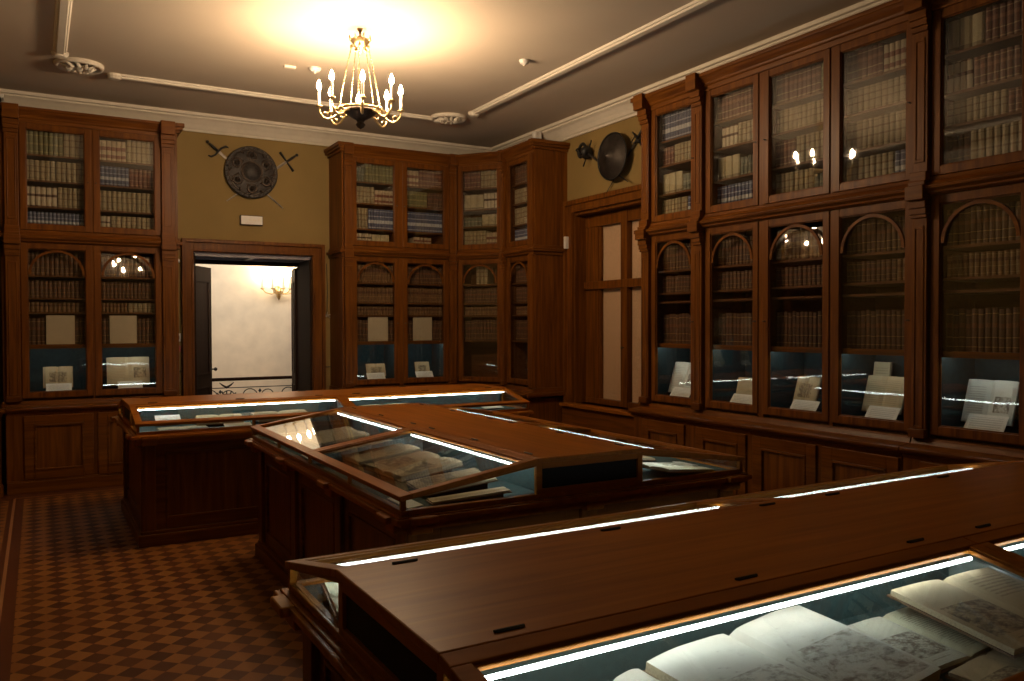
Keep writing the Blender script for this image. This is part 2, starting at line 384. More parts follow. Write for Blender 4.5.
# spec: list of (z0,z1,material) strips up the spine
S = {
 'blue':   book_style('slate_blue', (0.075, 0.085, 0.16), (0.33, 0.35, 0.45), (0.45, 0.45, 0.5), [(0.08, 0.12, 1), (0.30, 0.46, 2), (0.62, 0.66, 1), (0.88, 0.91, 1)]),
 'vellum': book_style('cream_vellum', (0.285, 0.22, 0.13), (0.17, 0.11, 0.055), (0.19, 0.115, 0.06), [(0.10, 0.13, 1), (0.40, 0.46, 2), (0.66, 0.72, 2), (0.90, 0.92, 1)]),
 'red':    book_style('red_brown', (0.13, 0.042, 0.025), (0.34, 0.22, 0.12), (0.22, 0.09, 0.05), [(0.10, 0.13, 1), (0.34, 0.37, 1), (0.60, 0.72, 2), (0.87, 0.90, 1)]),
 'striped':book_style('cream_and_red_striped', (0.40, 0.30, 0.20), (0.17, 0.05, 0.03), (0.17, 0.05, 0.03), [(0.14, 0.30, 1), (0.52, 0.70, 2)]),
 'green':  book_style('dull_green', (0.15, 0.135, 0.06), (0.32, 0.27, 0.12), (0.26, 0.22, 0.10), [(0.12, 0.15, 1), (0.42, 0.5, 2), (0.80, 0.83, 1)]),
 'pale':   book_style('dark_with_pale_spine', (0.075, 0.03, 0.02), (0.46, 0.38, 0.28), (0.46, 0.38, 0.28), [(0.06, 0.5, 1), (0.62, 0.95, 2)]),
 'grey':   book_style('grey_green', (0.12, 0.12, 0.09), (0.25, 0.24, 0.18), (0.22, 0.2, 0.15), [(0.1, 0.14, 1), (0.5, 0.6, 2)]),
 'box':    book_style('cream_boxed', (0.40, 0.33, 0.21), (0.20, 0.15, 0.09), (0.30, 0.22, 0.13), [(0.05, 0.16, 1)]),
 'brown':  book_style('brown_leather', (0.095, 0.040, 0.017), (0.26, 0.15, 0.05), (0.15, 0.055, 0.02), [(0.10, 0.12, 1), (0.32, 0.34, 1), (0.55, 0.66, 2), (0.86, 0.88, 1)]),
 'tan':    book_style('tan_leather', (0.17, 0.085, 0.033), (0.30, 0.19, 0.08), (0.10, 0.035, 0.014), [(0.12, 0.14, 1), (0.40, 0.42, 1), (0.60, 0.74, 2), (0.90, 0.92, 1)]),
}
WORDS = {'blue': 'slate blue', 'vellum': 'cream vellum', 'red': 'red-brown', 'striped': 'cream and red striped', 'green': 'dull green', 'pale': 'pale-spined dark',
         'grey': 'grey-green', 'box': 'thick cream', 'brown': 'brown leather', 'tan': 'tan leather'}
def book_mesh(key):
    st = S[key]; m = MB(); cuts = [0.0]; mat = []
    for a, b, k in st['spec']:
        if a > cuts[-1]: cuts.append(a); mat.append(0)
        cuts.append(b); mat.append(k)
    if cuts[-1] < 1: cuts.append(1.0); mat.append(0)
    xs = [-0.5, -0.36, 0, 0.36, 0.5]; ys = [0.06, 0.02, 0.0, 0.02, 0.06]
    vs = [(x, y, z) for z in cuts for x, y in zip(xs, ys)]
    for j in range(len(cuts) - 1):
        m.add([vs[j * 5 + i] for i in range(5)] + [vs[(j + 1) * 5 + i] for i in range(5)], [(i, i + 1, 6 + i, 5 + i) for i in range(4)], mat[j])
    m.box(-0.5, -0.44, 0.06, 1, 0, 1, 0); m.box(0.44, 0.5, 0.06, 1, 0, 1, 0)
    m.box(-0.44, 0.44, 0.05, 0.97, 0.02, 0.965, 3)
    return m
BOOKS = []          # (matrix, (w,d,h), style, label, group)
def run_books(M, xa, xb, y, z, h, key, label, group, depth=0.19):
    th = {'box': 0.085, 'blue': 0.037, 'pale': 0.044, 'brown': 0.04, 'tan': 0.036, 'red': 0.042}.get(key, 0.045) * random.uniform(0.93, 1.07)
    n = max(1, int(round((xb - xa) / th))); th = (xb - xa) / n
    for i in range(n):
        hh = h * random.uniform(0.955, 1.0) if key in ('brown', 'tan', 'grey') else h * random.uniform(0.99, 1.0)
        x = xa + (i + 0.5) * th
        yy = y + random.uniform(0, 0.006)
        BOOKS.append((M @ Matrix.Translation((x, yy, z)), (th * 0.95, depth, hh), key, label, group))

# ------------------------------------------------------------------ bookcases (local: x along the front, y into the wall, z up; y=0 glass)
Z_UP = [2.575, 2.775, 3.03, 3.255]
def door_leaf(t, xf, x0, x1, z0, z1, st, arch, handle_left):
    """hinged glazed door: frame > pane, arch, knob"""
    off = (x0, 0, z0)
    m = MB()
    m.box(x0, x0 + st, -0.022, 0.012, z0, z1); m.box(x1 - st, x1, -0.022, 0.012, z0, z1)
    fr = m
    fr.box(x0 + st, x1 - st, -0.02, 0.012, z0, z0 + st); fr.box(x0 + st, x1 - st, -0.02, 0.012, z1 - st, z1)
    a, b, c, d = x0 + st, x1 - st, z0 + st, z1 - st
    g = 0.008
    for q in ((a, a + g, c, d), (b - g, b, c, d), (a + g, b - g, c, c + g), (a + g, b - g, d - g, d)):
        fr.box(q[0], q[1], -0.010, 0.004, q[2], q[3])
    f = fr.build('door_frame', WZ, t, xf, bevel=0.003, off=off)
    if arch:
        zs = 2.10 if arch != 'tilt' else 2.12
        R = (b - a) / 2 - 0.006; cx = (a + b) / 2; zc = d - R - 0.008
        if isinstance(arch, tuple):                      # added separate top pane, tilted to throw back the chandelier's glints
            MB().box(a, b, 0.0, 0.003, c, zc).build('glass_pane', GLASS, f, Matrix.Identity(4), off=None).matrix_local = Matrix.Translation((-off[0], 0, -off[2]))
            p = MB().box(-(b - a) / 2, (b - a) / 2, -0.0015, 0.0015, 0.0, d - zc).build('glass_pane', GLASS, f)
            p.matrix_local = Matrix.Translation((cx - off[0], 0.020, zc - off[2])) @ Matrix.Rotation(math.radians(arch[1]), 4, 'Z') @ Matrix.Rotation(math.radians(-arch[0]), 4, 'X')
        else:
            MB().box(a, b, 0.0, 0.003, c, d).build('glass_pane', GLASS, f).matrix_local = Matrix.Translation((-off[0], 0, -off[2]))
        m = MB(); n = 20
        for i in range(n):
            t0, t1 = PI * i / n, PI * (i + 1) / n
            q = [(cx - off[0] + math.cos(t_) * r, zc - off[2] + math.sin(t_) * r) for t_, r in ((t0, R), (t1, R), (t1, R - 0.022), (t0, R - 0.022))]
            m.loft([(p[0], -0.018, p[1]) for p in q], [(p[0], -0.001, p[1]) for p in q])
        m.build('arch', WX, f)
    else:
        MB().box(a, b, 0.0, 0.003, c, d).build('glass_pane', GLASS, f).matrix_local = Matrix.Translation((-off[0], 0, -off[2]))
    hx = (x0 + st * 0.45) if handle_left else (x1 - st * 0.45)
    MB().lathe([(0.007, 0), (0.007, -0.004), (0.003, -0.006), (0.003, -0.02), (0.006, -0.024), (0, -0.027)], 10, (hx - off[0], -0.022, (z1 - z0) * 0.48), 'y').build('knob', BRONZE, f)
    return f
def moulding(t, xf, name, x0, x1, prof, mat=None):
    return MB().prism(prof, 'x', x0, x1).build(name, mat or WX, t, xf, bevel=0.002, off=(x0, 0, prof[0][1]))
P_LEDGE = [(0.05, 0.755), (-0.13, 0.755), (-0.135, 0.775), (-0.155, 0.785), (-0.165, 0.80), (-0.165, 0.812), (-0.15, 0.82), (-0.05, 0.832), (-0.035, 0.86), (-0.024, 0.875), (0.05, 0.875)]
P_MID = [(0.06, 2.406), (-0.03, 2.406), (-0.035, 2.412), (-0.055, 2.417), (-0.06, 2.43), (-0.085, 2.445), (-0.09, 2.462), (-0.06, 2.475), (-0.035, 2.50), (-0.026, 2.525), (0.06, 2.525)]
P_TOP = [(0.06, 3.555), (-0.03, 3.555), (-0.032, 3.59), (-0.045, 3.60), (-0.05, 3.615), (-0.075, 3.64), (-0.09, 3.66), (-0.10, 3.665), (-0.10, 3.69), (0.06, 3.69)]
def pilaster(t, xf, x0, x1, slim=False):
    off = (x0, 0, 0)
    xm = (x0 + x1) / 2; h = (x1 - x0) / 2
    m = MB().box(x0, x1, -0.05, 0.05, 0.875, 2.37).box(x0, x1, -0.05, 0.05, 2.525, 3.555)
    for a, b in ((0.93, 2.22), (2.62, 3.40)):
        for q in ((x0 + h * .35, x0 + h * .5), (x1 - h * .5, x1 - h * .35)): m.box(q[0], q[1], -0.056, -0.05, a, b)
        m.box(x0 + h * .35, x1 - h * .35, -0.056, -0.05, a, a + .02); m.box(x0 + h * .35, x1 - h * .35, -0.056, -0.05, b - .02, b)
    m.build('pilaster', WZ, t, xf, bevel=0.003, off=off)
    e = 0.012; k = 0.6 if slim else 1.0
    def blk(m, g, prj, z0, z1): m.box(x0 - g, x1 + g, -(0.05 + (prj - .05) * k), -0.03, z0, z1)
    for name, parts in (('pilaster_foot', ((e * .5, .075, .875, .93),)), ('capital', ((e * .5, .065, 2.27, 2.292), (e * .6, .075, 2.292, 2.33), (e * .8, .085, 2.33, 2.38), (e, .115, 2.38, 2.47), (e * .6, .09, 2.47, 2.50), (e * .5, .075, 2.50, 2.56))),
                        ('capital', ((e * .5, .065, 3.44, 3.475), (e * .7, .08, 3.475, 3.515), (e * .9, .09, 3.515, 3.565), (e, .135, 3.565, 3.70)))):
        m = MB()
        for q in parts: blk(m, *q)
        m.build(name, WX, t, xf, bevel=0.004, off=off)
def base_panel(t, xf, x0, x1, yb):
    o = (x0, yb, 0.1)
    m = MB()
    s = 0.085
    m.box(x0, x0 + s, yb - 0.02, yb, 0.13, 0.74); m.box(x1 - s, x1, yb - 0.02, yb, 0.13, 0.74)
    m.box(x0 + s, x1 - s, yb - 0.02, yb, 0.13, 0.13 + s); m.box(x0 + s, x1 - s, yb - 0.02, yb, 0.74 - s, 0.74)
    g = 0.016
    a, b, c, d = x0 + s, x1 - s, 0.13 + s, 0.74 - s
    for q in ((a, a + g, c, d), (b - g, b, c, d), (a, b, c, c + g), (a, b, d - g, d)): m.box(q[0], q[1], yb - 0.028, yb - 0.004, q[2], q[3])
    f = m.build('base_door', WX, t, xf, bevel=0.004, off=o)
    MB().box(a + g, b - g, yb - 0.008, yb - 0.001, c + g, d - g).build('panel', WZ, f).matrix_local = Matrix.Translation((-o[0], -o[1], -o[2]))
def segment(t, xf, W, bays, pils, depth, doorname, rows_up, rows_low, lit, tilt=None, endL=True, endR=True, z_low=(1.40, 1.72, 1.86, 2.08), z_up=None, backdepth=None, ledge_ext=(0, 0), slim=False):
    """one straight front: carcass, mouldings, pilasters, then each bay's doors, shelves, books"""
    zu = z_up or Z_UP; D = depth
    def B(m, name, mat, **k): return m.build(name, mat, t, xf, off=(0, 0, 0.0), **k)
    B(MB().box(0, W, -0.12, D, 0.10, 0.755), 'base_cabinet', WZ)
    B(MB().box(0, W, -0.14, D, 0, 0.11).box(0, W, -0.132, D, 0.11, 0.125), 'plinth', WX, bevel=0.004)
    moulding(t, xf, 'ledge', -ledge_ext[0], W + ledge_ext[1], P_LEDGE); moulding(t, xf, 'middle_cornice', -ledge_ext[0] * .5, W + ledge_ext[1] * .5, P_MID); moulding(t, xf, 'top_cornice', -ledge_ext[0] * .5, W + ledge_ext[1] * .5, P_TOP)
    m = MB().box(0, W, D - 0.02, D, 0.875, 3.69).box(0, W, 0.05, D - 0.02, 3.555, 3.69).box(0, W, 0.05, D - 0.02, 2.45, 2.565).box(0, W, 0.05, D - 0.02, 0.80, 0.93)
    B(m, 'carcass', INNER)
    for flag, xs_, sg in ((endL, 0.0, -1), (endR, W, 1)):
        if not flag: continue
        def sb(m, d, z0, z1, yf): m.box(min(xs_, xs_ + sg * d), max(xs_, xs_ + sg * d), yf, D, z0, z1)
        m = MB(); sb(m, .02, .875, 3.69, -.02); B(m, 'side_panel', WZ)
        m = MB(); sb(m, .045, 3.60, 3.63, -.06); sb(m, .07, 3.63, 3.66, -.085); sb(m, .085, 3.66, 3.70, -.10); B(m, 'top_cornice_return', WY, bevel=.004)
        m = MB(); sb(m, .035, 2.40, 2.44, -.05); sb(m, .06, 2.44, 2.475, -.08); sb(m, .035, 2.475, 2.51, -.04); B(m, 'middle_cornice_return', WY, bevel=.004)
        m = MB(); sb(m, .05, .775, .82, -.15); sb(m, .035, .82, .875, -.05); B(m, 'ledge_return', WY, bevel=.004)
    for a, b in pils: pilaster(t, xf, a, b, slim)
    cuts = sorted([(p, q) for p, q in bays] + [(p, q) for p, q in pils]); e = 0.0
    for p, q in cuts + [(W, W)]:
        if p - e > 0.006:
            for z0, z1 in ((0.875, 2.406), (2.525, 3.556)): MB().box(e, p, -0.012, 0.05, z0, z1).build('mullion', WZ, t, xf, off=(e, 0, z0))
        e = q
    MW = t['_M'] @ xf if False else THING_M[t.name] @ xf
    for k, (x0, x1) in enumerate(bays):
        st = 0.055 if (x1 - x0) > 0.5 else 0.05
        al = (tilt or {}).get(k, True)
        door_leaf(t, xf, x0, x1, 0.90, 2.405, st, al, k % 2 == 1)
        door_leaf(t, xf, x0, x1, 2.53, 3.555, st, False, k % 2 == 1)
        base_panel(t, xf, x0 + 0.01, x1 - 0.01, -0.12)
        # partitions
        for xx, s in ((x0, 1), (x1, -1)):
            B(MB().box(min(xx, xx + s * 0.018), max(xx, xx + s * 0.018), 0.014, D - 0.02, 0.93, 3.555), 'partition', INNER)
        a, b = x0 + 0.02, x1 - 0.02
        for z in list(z_low) + list(zu[1:]):
            MB().box(a, b, 0.045, D - 0.022, z, z + 0.018).build('shelf', INNER, t, xf, off=(a, 0, z))
        if lit[k]:
            B(MB().box(a, b, 0.03, D - 0.03, 0.93, 0.938).box(a, b, D - 0.03, D - 0.022, 0.938, z_low[0]).box(a, a + .006, 0.03, D - 0.03, 0.938, z_low[0]).box(b - .006, b, 0.03, D - 0.03, 0.938, z_low[0]), 'display_lining', FELT2)
            MB().box(a, b, 0.030, 0.044, z_low[0] - 0.022, z_low[0] + 0.018).build('shelf_lip', WX, t, xf, off=(a, 0, z_low[0]))
            MB().box(a + 0.03, b - 0.03, 0.062, 0.070, z_low[0] - 0.012, z_low[0] - 0.004).build('led_strip', M_LEDC, t, xf, off=(a, 0.05, z_low[0] - 0.014))
        dn = doorname[k]
        ordn = ['top', 'second', 'third', 'fourth']
        tops = [zu[1], zu[2], zu[3], 3.55]
        a += 0.012; b -= 0.012
        for ri, row in enumerate(rows_up[k]):
            lvl = 3 - ri; z = zu[lvl] + (0.018 if lvl else -0.01); hmax = tops[lvl] - z - 0.02
            fr = [r[1] if isinstance(r, tuple) else 1.0 for r in row]; tot = sum(fr); x = a
            for r, q in zip(row, fr):
                key = r[0] if isinstance(r, tuple) else r
                xe = x + (b - a) * q / tot
                if key:
                    hk = {'box': 0.84, 'vellum': 0.94, 'pale': 0.92, 'striped': 0.80, 'grey': 0.7, 'blue': 0.93}.get(key, 0.9)
                    lab = '%s volume, %s row behind the upper %s' % (WORDS[key], ordn[ri], dn)
                    run_books(MW, x + 0.002, xe - 0.002, 0.07, z, hmax * hk, key, lab, WORDS[key] + ' volumes, upper ' + dn + ', ' + ordn[ri] + ' row')
                x = xe
        tl = list(z_low[1:]) + [2.36]
        for ri, row in enumerate(rows_low[k]):
            lvl = len(z_low) - 1 - ri; z = z_low[lvl] + 0.018; hmax = tl[lvl] - z - 0.02
            fr = [r[1] if isinstance(r, tuple) else 1.0 for r in row]; tot = sum(fr); x = a
            for r, q in zip(row, fr):
                key = r[0] if isinstance(r, tuple) else r
                xe = x + (b - a) * q / tot
                if key:
                    lab = '%s volume, %s row behind the lower arched %s' % (WORDS[key], ordn[ri], dn)
                    run_books(MW, x + 0.002, xe - 0.002, 0.08, z, min(hmax * 0.93, 0.27), key, lab, WORDS[key] + ' volumes, lower ' + dn + ', ' + ordn[ri] + ' row')
                x = xe
THING_M = {}
TL_P, TL_Y, T3_P, T3_Y = 8.3, 8.3, 8.6, 3.9
def bookcase(label, x, y, deg, group=None):
    t = thing('bookcase', label, 'bookcase', (x, y, 0), math.radians(deg), group); THING_M[t.name] = XF(x, y, 0, deg); return t
LOWB = [['brown'], ['brown'], ['tan'], ['brown']]
# back-left bookcase
GX = 9.2
t = bookcase('tall oak bookcase with two glazed doors left of the open doorway', -0.27, GX, 0)
segment(t, I4, 1.53, [(0.135, 0.745), (0.765, 1.385)], [(0.01, 0.125), (1.395, 1.51)], 0.45, ['left door left of the doorway', 'right door left of the doorway'],
        [[['green', ('vellum', .6)], ['vellum', 'vellum'], [('pale', 1.1), 'vellum'], ['blue']],
         [['striped', 'vellum'], [('blue', 1.2), 'red'], ['vellum'], [('pale', .3), 'vellum']]],
        [LOWB, [['brown'], ['brown'], ['tan', 'vellum'], ['brown']]], [1, 1], tilt={1: (TL_P, TL_Y)}, z_up=[2.575, 2.75, 3.005, 3.255])
# left corner bookcase (45 degree front and a side front), only its first door is in view
t = bookcase('angled oak corner bookcase at the far left edge of the view', -0.85, 8.47, 0)
a45 = math.degrees(math.atan2(0.61, 0.45))
segment(t, XF(0, 0, 0, a45), 0.75, [(0.09, 0.66)], [(0.0, 0.08), (0.67, 0.75)], 0.3, ['door of the far-left angled case'],
        [[['vellum'], ['blue'], ['vellum'], ['red']]], [LOWB], [0], endL=False, endR=False)
# corner bookcase, three faces
t = bookcase('large oak corner bookcase with an angled middle front, right of the doorway', 3.07, GX, 0)
segment(t, I4, 1.44, [(0.10, 0.685), (0.735, 1.335)], [(0.005, 0.09), (1.345, 1.43)], 0.45, ['first door of the corner bookcase', 'second door of the corner bookcase'],
        [[[('grey', .5), ('green', 1.1)], [('vellum', 1.2), 'striped'], [('vellum', .7), ('blue', 1.1)], [('pale', 1), ('box', .9), (None, .2)]],
         [[('striped', .7), 'red'], ['green', ('brown', .6)], ['blue'], [(None, .5), ('striped', .8), (None, .5)]]],
        [[['tan'], ['tan'], ['tan'], ['brown']], [['brown'], ['tan'], ['tan'], ['brown']]], [1, 1], endR=False, z_up=[2.575, 2.72, 3.02, 3.27], z_low=(1.39, 1.70, 1.85, 2.085), slim=True)
ang = math.degrees(math.atan2(-0.53, 0.42))
segment(t, XF(1.44, 0, 0, ang), 0.676, [(0.05, 0.63)], [(0.0, 0.045), (0.632, 0.676)], 0.35, ['third door of the corner bookcase'],
        [[[('red', .8), 'vellum'], [('box', 1), ('pale', .9)], [('grey', .9), 'box'], ['vellum', ('striped', .7)]]],
        [[[(None, .5), ('vellum', .5), (None, .6)], ['brown'], ['tan'], ['brown']]], [0], endL=False, endR=False, z_up=[2.575, 2.80, 3.01, 3.27], z_low=(1.39, 1.70, 1.85, 2.085), slim=True)
segment(t, XF(1.86, -0.53, 0, -90), 0.70, [(0.06, 0.60)], [(0.0, 0.055)], 0.42, ['fourth door of the corner bookcase'],
        [[['brown'], ['vellum'], ['vellum'], ['blue']]], [LOWB], [0], endL=False, endR=True, z_low=(1.39, 1.70, 1.85, 2.085), ledge_ext=(0, 0.03), slim=True)
MB().box(0.605, 0.70, -0.05, 0.02, 0.875, 3.555).build('corner_post', WZ, t, XF(1.86, -0.53, 0, -90), bevel=0.004, off=(0, 0, 0))
# right wall: three units
RX = 4.9; ZLR = (1.41, 1.79, 1.87, 2.07)
def rx(Y, Y0): return Y0 - Y
t = bookcase('narrow single-door oak bookcase beside the shuttered window, right wall', RX, 6.0, -90)
segment(t, I4, 0.82, [(0.125, 0.705)], [(0.012, 0.115), (0.715, 0.81)], 0.45, ['right-wall door nearest the window'],
        [[['blue'], [('red', .5), ('vellum', 1.1)], [('box', .8), ('grey', .7)], [('vellum', 1), ('blue', .5)]]],
        [[['brown'], ['brown'], [None], ['brown']]], [1], z_up=[2.575, 2.764, 3.024, 3.247], z_low=ZLR, endR=False, ledge_ext=(0.03, 0))
t = bookcase('three-door oak bookcase in the middle of the right wall', RX, 5.18, -90)
segment(t, I4, 1.905, [(0.01, 0.59), (0.64, 1.255), (1.285, 1.90)], [], 0.45, ['second right-wall door from the window', 'third right-wall door from the window', 'fourth right-wall door from the window'],
        [[['red'], [(None, .15), ('pale', .6), ('vellum', .9)], [('box', .9), ('grey', .9)], ['blue']],
         [['red', ('green', .3)], ['vellum'], [('red', .5), ('vellum', .9)], [('vellum', 1.2), ('grey', .6)]],
         [['red', ('striped', .9)], ['vellum', 'vellum'], ['vellum'], [('vellum', 1.1), ('blue', .5)]]],
        [[['brown'], ['brown'], [None], ['brown']], [['tan'], ['brown'], [None], ['brown']], [['brown'], [('brown', 1), ('tan', .4)], [None], ['brown']]],
        [1, 1, 1], tilt={1: (T3_P, T3_Y)}, z_up=[2.575, 2.79, 3.05, 3.275], z_low=ZLR, endL=False, endR=False)
t = bookcase('oak bookcase at the right edge of the view, nearest the camera', RX, 3.27, -90)
segment(t, I4, 1.49, [(0.115, 0.715), (0.76, 1.36)], [(0.005, 0.105), (1.37, 1.48)], 0.45, ['fifth right-wall door from the window', 'sixth right-wall door from the window'],
        [[[('box', .8), 'red'], [('pale', .6), ('red', 1), ('tan', .3)], [('vellum', 1.2), ('red', .5)], [('brown', .4), ('vellum', 1)]], [['vellum'], ['red'], ['vellum'], ['blue']]],
        [[['brown'], ['tan'], [None], ['brown']], [['brown'], ['tan'], [None], ['brown']]], [1, 1], z_up=[2.575, 2.82, 3.02, 3.27], z_low=ZLR, endL=False)

# books: the 300 largest in view as things of their own, the rest as one object
def area(b):
    M, (w_, d_, h_), *_ = b
    p = M @ Vector((0, 0, h_ / 2)) - Vector((0, 0, EYE)); z = p.dot(f_)
    if z < 0.1: return 0
    px, py = 512 + FPX * p.dot(r2) / z, 340.5 - FPX * p.dot(u2) / z
    if px < 0 or px > 1024 or py < 0 or py > 681: return 0
    n = (M.to_3x3() @ Vector((0, -1, 0))).normalized()
    c = max(0.0, n.dot(-p.normalized()))
    return w_ * h_ * c * (FPX / z) ** 2
BOOKS.sort(key=area, reverse=True)
near, rest = BOOKS[:300], BOOKS[300:]
protos = {}
for M, (w_, d_, h_), key, lab, grp in near:
    if key not in protos:
        o = book_mesh(key).build('book', S[key]['mats']); protos[key] = o
    else:
        o = protos[key].copy(); C.objects.link(o)
    o.matrix_world = M @ Matrix.Diagonal((w_, d_, h_, 1))
    o['label'] = lab; o['category'] = 'book'; o['group'] = grp
m = MB(); mats = []
for M, (w_, d_, h_), key, lab, grp in rest:
    for q in S[key]['mats']:
        if q not in mats: mats.append(q)
    bm_ = book_mesh(key); T = M @ Matrix.Diagonal((w_, d_, h_, 1)); b = len(m.v)
    m.v += [tuple(T @ Vector(v)) for v in bm_.v]
    m.f += [tuple(i + b for i in f) for f in bm_.f]; m.m += [mats.index(S[key]['mats'][k]) for k in bm_.m]
o = tag(m.build('book', mats), 'remaining rows of old bound volumes filling the farther bookcase shelves', 'books'); o['kind'] = 'stuff'

# ------------------------------------------------------------------ things shown inside the bookcases
def bc_pt(unit, x, y, z): return THING_M[unit] @ Vector((x, y, z))
def caption_card(M, w_, h_, lean, label, group=None, name='caption_card'):
    o = MB().box(-w_ / 2, w_ / 2, -0.0015, 0.0015, 0, h_).build(name, CARD)
    o.matrix_world = M @ Matrix.Rotation(math.radians(-lean), 4, 'X')
    return tag(o, label, 'card', group)
def standing_book(M, w_, h_, mat, label, open_=True, lean=18, cover=(0.10, 0.05, 0.03)):
    """an old book opened and propped on a small stand"""
    t = thing('open_book' if open_ else 'book', label, 'book', (0, 0, 0)); t.matrix_world = M @ Matrix.Rotation(math.radians(-lean), 4, 'X')
    MB().box(-w_ / 2 - .004, w_ / 2 + .004, 0.012, 0.02, 0, h_ + .004).build('cover', plain('cover_' + label[:12], cover, 0.6), t)
    mm = MB(); n = 12; A = []; 
    pts = []
    for i in range(n + 1):
        u = i / n * 2 - 1
        y = -0.012 * (1 - abs(u)) ** 0.5 * (abs(u) ** 0.35) * 2.2 if open_ else -0.004
        pts.append((u * w_ / 2, y))
    prof = pts + [(w_ / 2, 0.012), (-w_ / 2, 0.012)]
    mm.prism(prof, 'z', 0.002, h_).build('pages', mat, t)
    return t
units = [o for o in bpy.data.objects if o.name.startswith('bookcase')]
UL, UC, RA, RB, RC = 'bookcase', 'bookcase.002', 'bookcase.003', 'bookcase.004', 'bookcase.005'
ZD = 0.938
def inb(unit, x, y, z, deg=0): return THING_M[unit] @ XF(x, y, z, deg)
def sb_(u, x0, x1, y, z0, h_, mat, label, deg=0, **k): standing_book(inb(u, (x0 + x1) / 2, y, z0, deg), x1 - x0, h_, mat, label, **k)
def cc_(u, x0, x1, label, h_=0.095): caption_card(inb(u, (x0 + x1) / 2, 0.055, ZD), x1 - x0, h_ + .015, 36, label, 'caption cards')
sb_(UL, .311, .57, .12, .985, .215, PG['stand_engraving'], 'small open book with a dark woodcut behind the left door left of the doorway')
sb_(UL, .88, 1.282, .12, .985, .30, PG['stand_spread'], 'wide open book with two small prints behind the right door left of the doorway')
cc_(UL, .334, .558, 'white caption card below the small woodcut book, left of the doorway'); cc_(UL, .974, 1.207, 'white caption card below the wide open book, left of the doorway')
def notice(unit, x0, x1, label):
    o = MB().box(-(x1 - x0) / 2, (x1 - x0) / 2, -0.001, 0.001, 0, .285).build('printed_notice', NOTICE); o.matrix_world = inb(unit, (x0 + x1) / 2, 0.06, Z_N[unit]); tag(o, label, 'notice', 'printed notices on the bookcase shelves')
Z_N = {UL: 1.419, UC: 1.409}
notice(UL, .342, .59, 'large printed sheet standing behind the left door, left of the doorway')
notice(UL, .903, 1.155, 'large printed sheet standing behind the right door, left of the doorway')
sb_(UC, .328, .568, .12, .985, .155, PG['stand_engraving'], 'small open book behind the first door of the corner bookcase')
sb_(UC, .961, 1.149, .12, .985, .165, PG['stand_engraving'], 'small upright print behind the second door of the corner bookcase', open_=False)
cc_(UC, .314, .54, 'white caption card behind the first door of the corner bookcase'); cc_(UC, .944, 1.171, 'white caption card behind the second door of the corner bookcase')
notice(UC, .319, .569, 'printed sheet standing behind the first door of the corner bookcase')
notice(UC, .894, 1.147, 'printed sheet standing behind the second door of the corner bookcase')
sb_(RA, .168, .55, .14, .975, .29, PG['white'], 'large white open book behind the right-wall door nearest the window')
cc_(RA, .279, .53, 'white caption card below the large white open book by the window', .10)
sb_(RB, .214, .37, .13, .975, .19, PG['stand_text'], 'narrow tilted booklet behind the second right-wall door from the window', 10, open_=False)
cc_(RB, .205, .458, 'white caption card below the narrow tilted booklet', .09)
sb_(RB, .80, 1.008, .13, .985, .22, PG['stand_engraving'], 'small open book on a stand behind the third right-wall door from the window')
cc_(RB, .832, 1.074, 'caption card behind the third right-wall door from the window', .09)
sb_(RB, 1.405, 1.708, .14, .985, .26, PG['stand_text'], 'wide open book behind the fourth right-wall door from the window')
sb_(RB, 1.383, 1.512, .27, .985, .345, PG['stand_text'], 'tall thin book standing behind the wide open one, fourth right-wall door', open_=False, lean=8)
cc_(RB, 1.488, 1.726, 'caption card below the wide open book, fourth right-wall door', .10)
sb_(RC, .219, .528, .14, .985, .275, PG['white'], 'pale open book with a small landscape print, fifth right-wall door')
cc_(RC, .281, .525, 'large caption card behind the fifth right-wall door, nearest the camera', .11)

